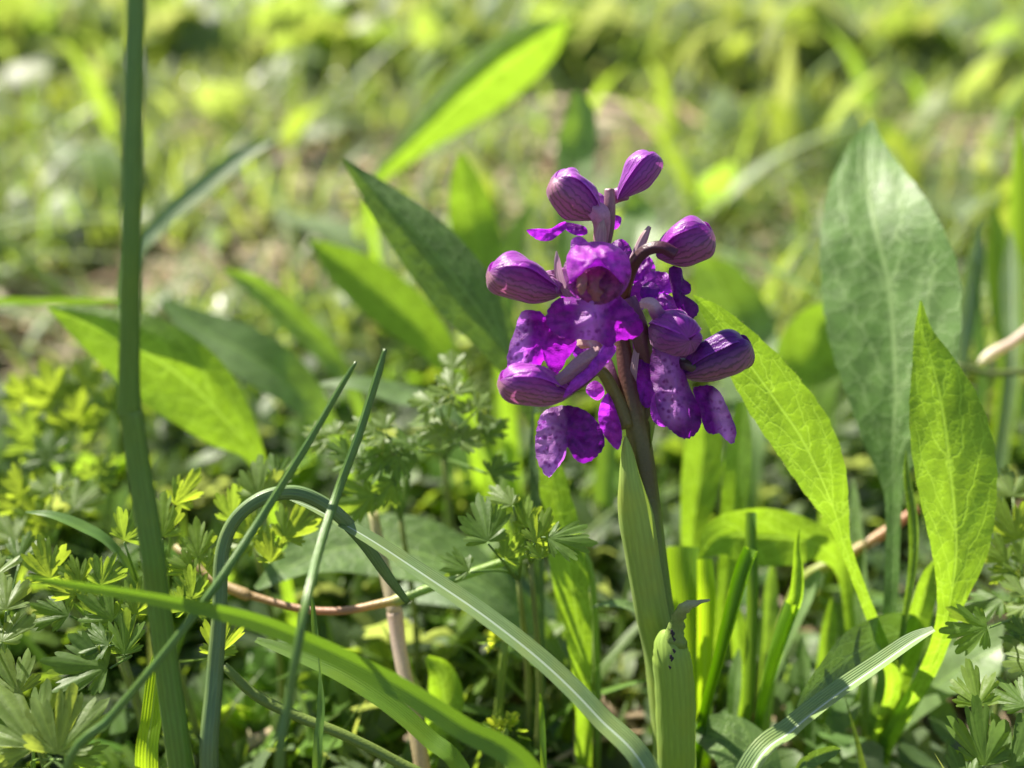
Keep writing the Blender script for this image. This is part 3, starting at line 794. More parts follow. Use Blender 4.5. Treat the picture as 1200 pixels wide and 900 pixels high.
# ------------------------------------------------------------------ single blades and leaves
def blade(name, rows, mat, label, cat='grass', group=None, ground=True, **k):
    return thing(name, ribbon(rows, M[mat], ground=ground, name=name, **k), label, cat, group)


# foreground grass
thing('grass_shoot', tube([(161, -60, .118, 10), (158, 40, .120, 10.5), (155, 160, .123, 10.5), (153, 300, .127, 10.5), (151, 430, .132, 11), (151, 478, .134, 12.5), (154, 492, .1345, 12),
                          (164, 560, .137, 12.5), (178, 650, .140, 12.5), (192, 760, .145, 12.5), (212, 900, .150, 13.5)], M['shoot'], 70, 18,
                         [(.085, .20, .035)], flat=.5, ridge=.11, nridge=7, ground=True, name='grass_shoot'),
      'tall dark green grass stem with a slight kink, reaching the top edge', 'grass')
thing('grass_shoot', tube([(478, 706, .166, 3), (455, 676, .163, 5.5), (425, 634, .160, 6.5), (395, 602, .157, 7.4), (365, 583, .155, 7.8), (338, 577, .154, 7.8), (305, 585, .153, 7.6),
                          (275, 610, .152, 7.2), (260, 650, .151, 7.6), (257, 720, .150, 8), (251, 800, .149, 9), (245, 900, .148, 10)], M['shoot_blue'], 90, 14,
                         [(.12, .19, .075), (.12, .19, .075), (.12, .19, .07), (.10, .17, .06)], flat=.5, ridge=.10, nridge=6, ground=True, name='grass_shoot'),
      'blue green grass leaf bent over in a tight hoop, tip hanging down', 'grass')
blade('grass_shoot', [(340, 585, .160, 2), (372, 598, .159, 6), (430, 630, .157, 10), (500, 676, .155, 12.5), (570, 724, .153, 14), (640, 780, .151, 15), (700, 840, .149, 16), (762, 915, .147, 18)],
      'blade_glauc', 'wide blue green grass blade with a pale midrib arching down to the orchid foot', nseg=80, nac=12, phi=-38, fold=14, seed=21)
blade('grass_shoot', [(28, 676, .134, 1.5), (70, 683, .134, 5), (140, 694, .1345, 7.5), (220, 709, .135, 9.5), (300, 728, .136, 11.5), (380, 760, .137, 13), (460, 800, .138, 14.5),
                      (540, 850, .138, 15.5), (630, 915, .138, 17)], 'blade_lying', 'long yellow green grass blade lying across the bottom left from a pale pointed tip', nseg=90, nac=10, phi=24, fold=18, seed=22)
blade('grass_shoot', [(300, 750, .160, 4), (350, 768, .158, 10), (400, 790, .156, 13), (450, 822, .154, 13), (500, 865, .152, 12), (545, 915, .150, 12)],
      'blade_yell', 'shorter yellow green blade just beneath the long lying grass blade', nseg=50, nac=8, phi=-30, fold=15, seed=23)
thing('grass_shoot', tube([(417, 424, .150, 1.8), (400, 452, .150, 3.6), (360, 520, .149, 4.3), (310, 600, .147, 4.8), (250, 690, .140, 5.0), (190, 768, .137, 5.0), (130, 840, .136, 5.2), (76, 905, .135, 5.2)],
                         M['shoot'], 50, 10, [(.2, .32, .07), (.15, .28, .05), (.13, .26, .045)], flat=.6, ridge=.08, nridge=5, ground=True, name='grass_shoot'),
      'thin straight grass leaf slanting from the bottom left corner up to a blunt tip', 'grass')
thing('grass_shoot', tube([(451, 409, .152, 2.2), (442, 440, .152, 4.4), (420, 510, .151, 5), (396, 575, .150, 5.2), (375, 640, .142, 5.2), (356, 720, .132, 5.4), (338, 820, .131, 5.6), (327, 905, .131, 6)],
                         M['shoot'], 50, 10, [(.2, .3, .09), (.11, .23, .045), (.095, .21, .04)], flat=.6, ridge=.08, nridge=5, ground=True, name='grass_shoot'),
      'thin steep grass leaf with a pale cut tip, right of the slanting one', 'grass')
blade('grass_shoot', [(186, 765, .155, 6), (184, 790, .154, 11), (178, 840, .152, 12), (172, 905, .150, 13)], 'blade_bright', 'short backlit yellow green blade beside the foot of the tall grass stem', nseg=30, nac=8, phi=5, fold=12, seed=24)
blade('grass_shoot', [(366, 700, .153, 1.5), (370, 740, .153, 5), (376, 780, .153, 5), (377, 830, .153, 5.5), (372, 905, .152, 6)], 'blade_green', 'narrow curling grass blade right of the steep thin leaf', nseg=40, nac=6, phi=40,
      fold=20, seed=25, phis=[0, 40, 80, 30, 20])
blade('grass_shoot', [(633, 812, .17, 1), (635, 840, .17, 3.5), (637, 905, .168, 4)], 'blade_yell', 'small green spike of grass left of the orchid foot', nseg=16, nac=4, fold=15, seed=26)
blade('grass_shoot', [(1095, 738, .1585, 5), (1070, 752, .159, 11), (1030, 780, .158, 13), (980, 815, .156, 14.5), (930, 855, .153, 16), (880, 905, .150, 18)], 'blade_glauc',
      'folded blue green grass blade with blunt tip in front of the broad leaved plant', nseg=60, nac=10, phi=38, fold=30, seed=27)
blade('grass_shoot', [(30, 600, .172, 1.5), (60, 604, .172, 7), (95, 618, .172, 10), (130, 640, .172, 8), (165, 690, .174, 6), (190, 760, .178, 5)], 'blade_green',
      'short arching grass blade at the left among the lobed leaves', nseg=40, nac=6, phi=-50, fold=15, seed=28)
blade('grass_shoot', [(0, 556, .25, 2), (-5, 350, .23, 7)][::-1] if False else [(158, 352, .24, 1), (110, 352, .24, 6), (50, 352, .24, 7), (-20, 356, .24, 7), (-90, 400, .24, 7)], 'blade_green',
      'blurred narrow grass blade lying level at the left edge', nseg=30, nac=4, phi=-50, fold=15, seed=29)

# cut blades and folded leaves between orchid and broad leaved plant
def cutleaf(rows, mat, label, group=None, **k):
    return thing('cut_leaf', ribbon(rows, M[mat], ground=True, name='cut_leaf', **k), label, 'leaf', group)
cutleaf([(882, 644, .178, 14), (872, 670, .178, 15), (858, 720, .178, 14), (842, 780, .180, 11), (826, 840, .184, 10)], 'blade_bright2' if False else 'blade_yell',
        'leaf stalk cut off square near the orchid, pale along its cut top', nseg=40, nac=10, bend=100, phi=20, seed=31, thick=.0006)
cutleaf([(937, 616, .182, 1), (936, 640, .182, 7), (938, 668, .182, 12), (936, 700, .182, 15), (925, 730, .183, 16), (910, 775, .185, 13), (893, 840, .19, 11)], 'leaf_glow',
        'folded green leaf with a sharp tip above a torn edge', nseg=50, nac=12, bend=110, phi=25, seed=32)
cutleaf([(926, 708, .180, 15), (915, 740, .181, 15), (902, 780, .183, 12), (888, 845, .189, 11)], 'blade_yell', 'torn leaf stalk wrapped round the foot of the folded pointed leaf', nseg=30, nac=10, bend=-130, phi=0, seed=33)
cutleaf([(880, 600, .19, 11), (880, 640, .19, 12), (882, 700, .19, 12), (878, 800, .193, 11)], 'blade_green', 'dark cut leaf stalk standing behind the square cut one', nseg=24, nac=8, bend=100, seed=34)
cutleaf([(800, 640, .195, 22), (800, 690, .195, 20), (806, 760, .197, 12), (812, 840, .2, 9)], 'blade_yell', 'wide cut leaf with a jagged top just right of the orchid stem', nseg=24, nac=10, bend=60, rough_edge=.08, seed=35)
cutleaf([(826, 655, .19, 10), (828, 700, .19, 12), (826, 770, .193, 10), (826, 850, .198, 9)], 'blade_bright', 'bright cut leaf stalk between the jagged leaf and the square cut stalk', nseg=24, nac=8, bend=50, seed=36)
cutleaf([(960, 668, .2, 3), (950, 690, .2, 11), (930, 730, .2, 12), (905, 790, .203, 10), (898, 850, .206, 9)], 'leaf_far', 'upright leaf behind the folded pointed leaf', nseg=24, nac=8, fold=20, phi=30, seed=37)
cutleaf([(855, 700, .205, 3), (862, 730, .205, 12), (868, 790, .206, 12), (862, 850, .21, 9)], 'leaf_glow', 'short upright leaf in the shade behind the cut stalks', nseg=24, nac=8, fold=20, phi=-30, seed=38)


for i, (x, y0, y1, ln, hw, dd, mt) in enumerate([(905, 655, 850, -16, 10, .212, 'leaf_far'), (848, 640, 850, 8, 12, .216, 'leaf_top'), (975, 700, 860, -18, 9, .205, 'leaf_glow'), (940, 745, 862, 10, 9, .198, 'leaf_top'),
        (790, 700, 860, 6, 10, .206, 'leaf_top'), (1000, 640, 860, 10, 11, .218, 'leaf_glow'), (866, 760, 870, -10, 8, .196, 'leaf_far'), (1090, 700, 860, -30, 12, .212, 'leaf_top')]):
    cutleaf([(x, y0, dd, 1), (x + ln * .2, y0 + .2 * (y1 - y0), dd, hw), (x + ln * .5, y0 + .5 * (y1 - y0), dd, hw * 1.1), (x + ln, y1, dd + .002, hw * .7)], mt,
            ('narrow upright leaf between the square cut stalk and the folded pointed leaf', 'thin green leaf passing behind the square cut leaf stalk', 'bright narrow leaf under the arching leaf of the broad leaved plant',
             'short thin leaf just right of the folded pointed leaf', 'narrow green leaf closest to the orchid stem, beside the jagged cut leaf', 'tallest narrow backlit leaf, left of the big leaf stalk',
             'lowest short leaf between the feet of the two cut stalks', 'narrow leaf behind the foot of the glowing upright leaf')[i], 'narrow leaves of the lower right clump', nseg=30, nac=8, fold=16, phi=(-30, 20, -15, 35, 10, -5, 30, -25)[i], seed=90 + i, wave=.1)


def bleaf(rows, mat, label, group=None, ground=True, **k):
    k.setdefault('nseg', 50); k.setdefault('nac', 12)
    return thing('broad_leaf', ribbon(rows, M[mat], ground=ground, name='broad_leaf', **k), label, 'leaf', group)
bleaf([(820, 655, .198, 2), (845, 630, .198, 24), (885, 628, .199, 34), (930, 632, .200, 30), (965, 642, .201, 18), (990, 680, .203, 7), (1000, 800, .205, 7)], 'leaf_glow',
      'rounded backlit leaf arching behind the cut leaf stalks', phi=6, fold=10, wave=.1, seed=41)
bleaf([(808, 862, .185, 3), (830, 860, .184, 22), (860, 872, .182, 34), (880, 905, .180, 36), (880, 960, .18, 20)], 'leaf_top', 'low oval leaf at the bottom right of the orchid foot', phi=-20, fold=8, wave=.08, seed=42)
bleaf([(694, 712, .186, 2), (712, 708, .186, 6), (740, 712, .187, 10), (765, 730, .188, 10), (780, 800, .19, 6)], 'leaf_top', 'small leaf poking out on the left of the orchid stem', phi=-55, fold=10, seed=43)
bleaf([(932, 905, .17, 3), (950, 890, .17, 9), (975, 880, .17, 7), (985, 878, .17, 1.5)][::-1], 'leaf_top', 'small pointed hairy leaf at the bottom edge under the folded blade', phi=-25, fold=15, seed=44)
# bright strip of leaf left of the orchid stem
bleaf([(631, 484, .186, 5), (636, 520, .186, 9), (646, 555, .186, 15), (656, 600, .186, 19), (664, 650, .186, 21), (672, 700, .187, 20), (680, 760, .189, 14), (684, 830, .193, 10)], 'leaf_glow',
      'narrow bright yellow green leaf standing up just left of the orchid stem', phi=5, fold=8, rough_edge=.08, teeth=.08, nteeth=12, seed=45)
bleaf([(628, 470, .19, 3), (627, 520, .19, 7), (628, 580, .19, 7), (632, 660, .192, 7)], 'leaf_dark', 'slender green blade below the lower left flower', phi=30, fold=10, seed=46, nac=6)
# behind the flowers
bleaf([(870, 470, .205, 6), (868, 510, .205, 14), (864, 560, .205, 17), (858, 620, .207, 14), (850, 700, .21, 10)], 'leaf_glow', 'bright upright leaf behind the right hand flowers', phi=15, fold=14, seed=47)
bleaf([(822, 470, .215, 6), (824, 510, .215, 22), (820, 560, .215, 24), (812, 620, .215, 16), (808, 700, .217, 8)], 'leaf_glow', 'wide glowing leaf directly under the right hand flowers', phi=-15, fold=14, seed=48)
bleaf([(812, 300, .30, 3), (840, 330, .30, 32), (870, 390, .30, 42), (880, 450, .29, 34), (884, 520, .28, 14), (880, 600, .28, 8)], 'leaf_far', 'blurred green leaf behind the right bud', phi=12, fold=14, seed=49)
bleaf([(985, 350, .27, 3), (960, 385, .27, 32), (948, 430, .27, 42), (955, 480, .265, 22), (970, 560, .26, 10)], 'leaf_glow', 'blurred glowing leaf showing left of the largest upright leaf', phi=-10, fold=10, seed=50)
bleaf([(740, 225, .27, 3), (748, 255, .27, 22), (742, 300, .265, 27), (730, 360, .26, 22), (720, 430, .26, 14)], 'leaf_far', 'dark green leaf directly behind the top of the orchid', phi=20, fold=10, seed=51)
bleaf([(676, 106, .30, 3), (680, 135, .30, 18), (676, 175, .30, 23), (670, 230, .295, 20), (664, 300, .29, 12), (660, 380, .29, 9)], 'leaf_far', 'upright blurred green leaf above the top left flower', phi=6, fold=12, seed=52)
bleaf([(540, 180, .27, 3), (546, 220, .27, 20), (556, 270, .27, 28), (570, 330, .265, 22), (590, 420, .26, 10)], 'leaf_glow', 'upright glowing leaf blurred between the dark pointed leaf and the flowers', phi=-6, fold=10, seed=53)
bleaf([(620, 240, .29, 3), (600, 290, .29, 14), (590, 340, .29, 16), (590, 400, .29, 12)], 'leaf_far', 'small blurred leaf behind the left bud', phi=10, seed=54)
bleaf([(402, 186, .205, 1.5), (428, 212, .205, 14), (462, 246, .204, 29), (504, 290, .203, 40), (548, 345, .202, 41), (584, 396, .202, 28), (610, 450, .202, 14), (640, 540, .203, 8)], 'leaf_top',
      'dark green pointed leaf rising to the upper left behind the orchid', phi=-8, fold=-26, wave=.08, wfreq=2, pucker=.02, nseg=70, nac=16, seed=55)
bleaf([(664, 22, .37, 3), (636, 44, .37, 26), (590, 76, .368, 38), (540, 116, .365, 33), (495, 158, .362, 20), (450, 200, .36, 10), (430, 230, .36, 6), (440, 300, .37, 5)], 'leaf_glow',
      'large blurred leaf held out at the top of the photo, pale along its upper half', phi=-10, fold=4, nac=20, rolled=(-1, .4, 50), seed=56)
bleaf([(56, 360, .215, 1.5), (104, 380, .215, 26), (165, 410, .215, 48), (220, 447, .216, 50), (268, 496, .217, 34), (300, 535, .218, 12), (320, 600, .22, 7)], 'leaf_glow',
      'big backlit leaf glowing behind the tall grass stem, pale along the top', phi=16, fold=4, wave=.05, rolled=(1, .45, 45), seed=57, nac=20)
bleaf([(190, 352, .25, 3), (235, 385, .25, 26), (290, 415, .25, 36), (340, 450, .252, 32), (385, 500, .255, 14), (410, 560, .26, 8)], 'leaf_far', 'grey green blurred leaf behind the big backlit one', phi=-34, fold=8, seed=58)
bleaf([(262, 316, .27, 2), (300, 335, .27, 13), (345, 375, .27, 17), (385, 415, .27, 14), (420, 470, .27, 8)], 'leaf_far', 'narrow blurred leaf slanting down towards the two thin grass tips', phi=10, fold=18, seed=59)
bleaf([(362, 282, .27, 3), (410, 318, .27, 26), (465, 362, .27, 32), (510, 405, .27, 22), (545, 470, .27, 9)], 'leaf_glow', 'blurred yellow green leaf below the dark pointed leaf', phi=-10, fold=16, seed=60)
bleaf([(375, 450, .225, 3), (420, 450, .225, 12), (465, 462, .226, 18), (510, 475, .227, 14), (560, 520, .23, 6)], 'leaf_far', 'grey green leaf lying level behind the two thin grass tips', phi=-48, fold=6, seed=61)
bleaf([(300, 690, .19, 4), (360, 655, .20, 30), (430, 640, .205, 44), (510, 655, .205, 46), (590, 700, .205, 30), (650, 760, .21, 10)], 'leaf_top', 'large shaded oval leaf lying behind the pink stem', phi=-38, fold=8, wave=.06, seed=62)
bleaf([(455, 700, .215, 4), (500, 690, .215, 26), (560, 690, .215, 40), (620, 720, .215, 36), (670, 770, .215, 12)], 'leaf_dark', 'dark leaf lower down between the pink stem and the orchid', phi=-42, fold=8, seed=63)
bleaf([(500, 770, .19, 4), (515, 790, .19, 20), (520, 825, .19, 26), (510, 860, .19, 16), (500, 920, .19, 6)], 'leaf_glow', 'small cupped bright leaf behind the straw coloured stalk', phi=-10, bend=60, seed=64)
blade('grass_shoot', [(322, 164, .29, 1.5), (285, 182, .29, 10), (235, 222, .288, 13), (190, 262, .286, 12), (150, 320, .285, 9)], 'blade_glauc', 'pale blurred grass blade slanting at the upper left behind the tall stem', nseg=40, nac=6, phi=32, fold=8, seed=65)
for i, (x, y0, y1, lean, hw, dd) in enumerate([(1195, 128, 420, -6, 13, .28), (1150, 255, 430, -26, 11, .27), (1165, 240, 430, 16, 14, .28), (1185, 270, 430, 2, 12, .26), (1140, 300, 440, 12, 9, .27)]):
    blade('grass_shoot', [(x, y0, dd, 1), (x + lean * .3, y0 + .3 * (y1 - y0), dd, hw), (x + lean * .6, y0 + .6 * (y1 - y0), dd, hw), (x + lean, y1, dd, hw * .8)], ['blade_yell', 'blade_glauc', 'blade_yell', 'blade_glauc', 'blade_green'][i],
          ['tall blurred blade at the right edge, highest of the clump beside the largest leaf', 'leftward bent blue green blade in the blurred right edge clump', 'widest yellow green blade in the blurred right edge clump',
           'short blue green blade low in the blurred right edge clump', 'thin dark blade touching the largest upright leaf'][i], nseg=24, nac=4, fold=15, phi=20 * (i - 2), seed=70 + i, group='blurred clump of grass at the right edge')

# stalks
thing('creeping_runner', tube([(205, 640, .185, 4), (245, 676, .183, 5), (286, 696, .181, 6.5), (298, 699, .181, 4.3), (350, 713, .179, 4.4), (400, 716, .178, 4.6), (452, 706, .178, 5), (466, 703, .178, 7), (482, 697, .178, 5.4), (520, 683, .179, 5), (600, 655, .181, 5), (650, 640, .184, 4.5), (690, 660, .188, 4), (700, 800, .195, 4)], M['tube'], 60, 10,
                        [(.3, .26, .1), (.38, .28, .13), (.38, .27, .14), (.37, .25, .13), (.36, .21, .12), (.38, .21, .12), (.42, .32, .13), (.30, .32, .1), (.22, .34, .07)], ridge=.05, ground=True, nub=.03, name='creeping_runner'),
      'creeping reddish stem running level across the lower middle', 'stem')
thing('dry_straw', tube([(437, 600, .190, 5.5), (447, 650, .188, 6.5), (460, 708, .185, 7.5), (463, 720, .185, 9), (468, 760, .184, 8), (480, 820, .182, 8.5), (496, 905, .180, 9)], M['tube'], 40, 10,
                        [(.42, .40, .22), (.46, .42, .26), (.5, .42, .3), (.55, .42, .36), (.6, .48, .42), (.52, .42, .28), (.48, .38, .22)], ridge=.06, ground=True, name='dry_straw'),
      'straw coloured dry stalk with a pinkish joint crossing the reddish stem', 'stem')
thing('dead_twig', tube([(1148, 427, .235, 3.5), (1160, 416, .235, 6.5), (1185, 402, .235, 5.5), (1230, 380, .235, 5.5), (1260, 480, .235, 7)], M['tube'], 24, 8, [(.6, .58, .42), (.66, .58, .5), (.62, .5, .45)], ground=True, name='dead_twig'),
      'pale pinkish dead stalk sticking in from the right edge', 'stem')
thing('creeping_runner', tube([(1120, 428, .24, 3), (1160, 438, .24, 4), (1230, 446, .24, 4), (1260, 560, .24, 4)], M['tube'], 20, 8, [(.16, .2, .06)], ground=True, name='creeping_runner'), 'thin olive stem just under the pale dead stalk', 'stem')
thing('creeping_runner', tube([(1075, 596, .21, 5), (1030, 628, .21, 6), (985, 655, .212, 6), (940, 680, .215, 6), (915, 740, .22, 6)], M['tube'], 24, 8, [(.42, .2, .12), (.44, .26, .12), (.36, .34, .1), (.3, .36, .08)], ground=True, name='creeping_runner'),
      'orange tinged stem slanting behind the broad leaved plant', 'stem')
thing('creeping_runner', tube([(262, 780, .165, 5), (300, 815, .165, 6), (350, 840, .165, 6), (400, 860, .165, 6), (460, 890, .166, 6), (520, 930, .167, 6)], M['tube'], 30, 8, [(.16, .22, .05)], ground=True, name='creeping_runner'),
      'smooth olive stem running down to the right behind the thin grass leaves', 'stem')

# ------------------------------------------------------------------ lobed leaves
def lobe_points(R, fine, deep):
    """toothed outline of a deeply cut leaflet: (angle, radius) pairs, star shaped about its foot"""
    out = [(-2.15, .05)]
    sp = R.uniform(.68, .80)
    sinus = R.uniform(.62, .78) - .26 * deep
    for k, (a, L) in enumerate(((-2 * sp, .50), (-sp, .84), (0, 1.0), (sp, .84), (2 * sp, .50))):
        L *= R.uniform(.88, 1.08); w = sp * .49; a += R.uniform(-.05, .05)
        def q(t, r): out.append((a + t * w, r * L))
        q(-1.0, sinus)
        if fine:
            for t, r in ((-.94, .66), (-.82, .82), (-.66, .90), (-.50, .87), (-.40, .79), (-.28, .92), (-.14, .99), (0, 1.03), (.14, .99), (.28, .92), (.40, .79), (.50, .87), (.66, .90), (.82, .82), (.94, .66)):
                q(t, r * R.uniform(.96, 1.04))
        else:
            for t, r in ((-.8, .80), (-.3, .86), (0, 1.0), (.3, .86), (.8, .80)): q(t, r)
        q(1.0, sinus)
    out.append((2.15, .05))
    return sorted(out)


def leaflet(A, FW, N, size, seed, nr=5, deep=.7, fine=True):
    """one toothed lobed leaflet as vertex and face lists, foot at A"""
    R = random.Random(seed)
    SD = FW.cross(N).normalized()
    O = lobe_points(R, fine, deep)
    na = len(O)
    asym = R.uniform(-.12, .12); cup = R.uniform(-.25, .35)
    V = [A]; PL = [0]
    crv, ph = R.uniform(.1, .55), R.random() * 6
    tw = R.uniform(-.25, .25)
    for k in range(1, nr + 1):
        rr = k / nr
        for i, (th, rad) in enumerate(O):
            r = rad * rr
            x, y = sin(th * .85 + asym * rr) * r * .9, cos(th * .85 + asym * rr) * r
            ridge = -.045 * abs(sin(th * 4.2)) * r
            z = ridge - crv * (x * x * .8 + y * y * .4) + .06 * sin(th * 6 + ph) * rr * rr + tw * x * y + cup * x * x + .03 * mn.noise(Vector((x * 5, y * 5, seed)))
            V.append(A + (FW * y + SD * x + N * z) * size)
            PL.append(max(0, 1.0 - abs(sin(th * 4.2)) * 5))
    F = [(0, 1 + i + 1, 1 + i) for i in range(na - 1)]
    for k in range(1, nr):
        a = 1 + (k - 1) * na; b_ = 1 + k * na
        F += [(a + i, a + i + 1, b_ + i + 1, b_ + i) for i in range(na - 1)]
    return V, F, PL


def compound(A, FW, N, size, seed, col, three=True, **k):
    R = random.Random(seed)
    V, F, CC = [], [], []
    SD = FW.cross(N).normalized()
    specs = [(0, .28, .72)] + ([(1.05, .12, .58), (-1.05, .12, .58)] if three else [])
    if not three: specs = [(0, .05, 1.0)]
    for a, off, s in specs:
        a += R.uniform(-.12, .12)
        n2 = (N + SD * R.uniform(-.25, .25) + FW * R.uniform(-.2, .2)).normalized()
        f2 = (FW * cos(a) + SD * sin(a)); f2 = (f2 - n2 * f2.dot(n2)).normalized()
        v, f, pl = leaflet(A + f2 * size * off, f2, n2, size * s, R.random(), **k)
        if three:   # short stalk
            b_ = len(V); t = SD * size * .015
            V += [A - t, A + t, A + f2 * size * (off + .05) + t, A + f2 * size * (off + .05) - t]; F.append((b_, b_ + 1, b_ + 2, b_ + 3)); CC += [col] * 4
        b_ = len(V); V += v; F += [tuple(b_ + i for i in q) for q in f]
        CC += [tuple(c * (1 + .35 * p) for c in col) for p in pl]
    return V, F, CC


FOL = [(.12, .205, .04), (.15, .235, .04), (.10, .175, .04), (.16, .235, .07)]
def lobed_plant(label, base_px, leaves, group='plants with lobed toothed leaves', stem_col=(.2, .24, .07), r=3.2, base_d=None):
    """leaves: x, y, d, size px, picture angle, tilt (0 faces lens .. 1 faces sky), tint, three"""
    x, y, d = base_px
    J = P(x, y, d)
    B = Vector((J.x, J.y, float(gz(J.x, J.y))))
    root = empty('lobed_leaf_plant', B, label, 'plant', group)
    jt = [(B.x, B.y, B.z - .003, r * d / FPX * 1.3), (B.x * .5 + J.x * .5 + .002, B.y * .5 + J.y * .5, (B.z + J.z) / 2, r * d / FPX * 1.2), (J.x, J.y, J.z, r * d / FPX)]
    if J.z - B.z > .004: link('stem', tube(jt, M['tube'], 10, 8, [stem_col], world=True), root)
    for i, (lx, ly, ld, s, ang, tilt, tint, three) in enumerate(leaves):
        sz = s * .88 * ld / FPX
        if tint in (0, 1): tilt = random.uniform(-.30, .08)
        a = radians(ang)
        toc = (CAMLOC - P(lx, ly, ld)).normalized()
        N = (toc * (1 - tilt) + Vector((0, 0, 1)) * tilt + RT * random.uniform(-.2, .2)).normalized()
        F_ = RT * cos(a) + UP * sin(a); F_ = (F_ - N * F_.dot(N)).normalized()
        A = P(lx, ly, ld) - F_ * sz * .5
        V, F, CC = compound(A, F_, N, sz, i * 7.7 + lx, FOL[tint], three)
        link('leaf', mesh('leaf', V, F, M['foliage'], col=CC), root)
        m = (A + J) / 2 + Vector((0, 0, .002)) - F_ * sz * .25
        link('leaf_stalk', tube([(*A, .8 * r * .35 * ld / FPX * 1.3), (*m, .55 * r * ld / FPX), (*J, .7 * r * ld / FPX)], M['tube'], 10, 6, [tuple(c * 1.2 for c in FOL[tint])], world=True, name='leaf_stalk'), root)
    return root
lobed_plant('yellow green lobed leaves just right of the tall grass stem', (205, 775, .19), [(152, 612, .168, 55, 75, .3, 0, 0), (193, 605, .170, 60, 85, .2, 1, 0), (232, 640, .168, 72, 95, .2, 1, 1),
            (228, 690, .165, 66, 80, .3, 0, 1), (262, 745, .163, 60, 70, .3, 1, 0), (215, 572, .175, 54, 60, .5, 1, 0), (182, 660, .168, 52, 110, .3, 0, 0)])
lobed_plant('lobed leaves left of the tall grass stem above the lying blade', (140, 770, .185), [(48, 655, .166, 66, 115, .2, 1, 0), (92, 672, .165, 64, 95, .3, 1, 1), (112, 715, .162, 58, 150, .4, 0, 0),
            (150, 742, .160, 60, 85, .2, 0, 0), (60, 712, .163, 54, 160, .4, 2, 0), (128, 668, .165, 50, 60, .3, 0, 0), (165, 700, .163, 52, 70, .3, 1, 0)])
lobed_plant('single dark three lobed leaf under the lying grass blade', (146, 772, .175), [(92, 776, .155, 82, 176, .35, 2, 0), (108, 752, .158, 50, 165, .5, 2, 0)])
lobed_plant('big grey green lobed leaves in the bottom left corner', (40, 905, .165), [(82, 842, .148, 100, 72, .15, 3, 0), (22, 838, .150, 110, 118, .15, 3, 0), (10, 790, .158, 70, 120, .3, 3, 0), (100, 880, .148, 60, 20, .2, 0, 0),
            (-10, 880, .15, 80, 140, .3, 3, 0)])
lobed_plant('bluish lobed leaves at the left edge', (10, 780, .17), [(8, 695, .160, 60, 100, .6, 3, 0), (10, 730, .158, 62, 80, .6, 3, 0), (-8, 660, .165, 55, 95, .6, 3, 0), (30, 640, .175, 50, 80, .4, 2, 0)])
lobed_plant('pointed lobed leaf and small leaflets left of the bright strip leaf', (608, 680, .185), [(566, 607, .168, 70, 100, .2, 2, 0), (600, 640, .170, 44, 60, .3, 0, 0), (532, 660, .172, 50, 150, .4, 2, 0),
            (588, 580, .172, 44, 125, .5, 3, 0), (618, 600, .172, 46, 85, .2, 1, 0)])
lobed_plant('dark lobed leaf in front of the bright strip leaf', (622, 660, .178), [(668, 636, .164, 66, -15, .35, 2, 0), (640, 618, .166, 52, 55, .1, 1, 0), (634, 640, .166, 36, 90, .2, 1, 0)])
lobed_plant('pale cluster of small lobed leaves below the lower left flowers', (520, 540, .215), [(498, 468, .188, 56, 130, .7, 3, 1), (528, 446, .190, 54, 95, .6, 3, 1), (562, 470, .190, 50, 70, .6, 3, 1),
            (505, 500, .188, 50, 170, .7, 3, 0), (548, 505, .187, 52, 60, .6, 3, 1), (580, 500, .19, 46, 50, .5, 2, 0), (470, 520, .188, 56, 150, .6, 2, 1), (590, 545, .187, 52, 40, .5, 2, 0), (530, 420, .195, 40, 90, .6, 3, 0)])
lobed_plant('shaded lobed leaves hanging behind the steep thin grass leaf', (470, 610, .2), [(428, 500, .185, 62, 160, .7, 3, 1), (440, 545, .183, 70, 220, .3, 2, 1), (400, 530, .184, 56, 150, .5, 2, 1),
            (415, 590, .182, 60, 200, .4, 0, 0), (372, 505, .19, 52, 140, .7, 3, 1), (455, 580, .182, 46, 250, .2, 0, 0)])
lobed_plant('upright lobed leaves beside the top of the hooped grass', (300, 640, .2), [(302, 560, .178, 60, 90, .1, 3, 0), (330, 545, .182, 50, 70, .4, 2, 0), (270, 590, .178, 56, 100, .3, 0, 0), (345, 610, .175, 60, 60, .1, 1, 0),
            (290, 620, .175, 56, 120, .1, 1, 1), (320, 640, .173, 48, 80, .1, 1, 0)])
lobed_plant('lobed leaves against the right edge behind the backlit leaf', (1180, 740, .19), [(1130, 738, .165, 62, 190, .4, 0, 0), (1180, 606, .180, 70, 120, .3, 1, 0), (1170, 650, .178, 64, 150, .5, 1, 1), (1196, 690, .176, 60, 110, .6, 3, 1),
            (1150, 705, .178, 56, 170, .5, 2, 0), (1180, 566, .19, 50, 100, .6, 3, 0), (1196, 735, .17, 50, 100, .5, 2, 1)])
lobed_plant('toothed leaves standing in the bottom right corner', (1180, 905, .175), [(1150, 862, .155, 84, 98, .15, 0, 0), (1190, 868, .155, 80, 80, .3, 2, 0), (1142, 800, .158, 66, 95, .1, 1, 0), (1186, 806, .16, 60, 110, .5, 2, 0),
            (1125, 905, .154, 60, 110, .4, 2, 0), (1205, 760, .165, 60, 120, .5, 3, 0)])
lobed_plant('blurred bright lobed leaves at the left edge halfway up', (80, 560, .25), [(60, 450, .235, 66, 110, .4, 1, 1), (105, 438, .238, 66, 80, .4, 1, 1), (88, 480, .232, 60, 90, .3, 1, 1), (30, 500, .23, 64, 130, .4, 0, 1),
            (140, 470, .235, 50, 60, .4, 0, 1), (20, 455, .24, 50, 120, .5, 1, 1), (60, 520, .225, 58, 90, .4, 2, 1)])
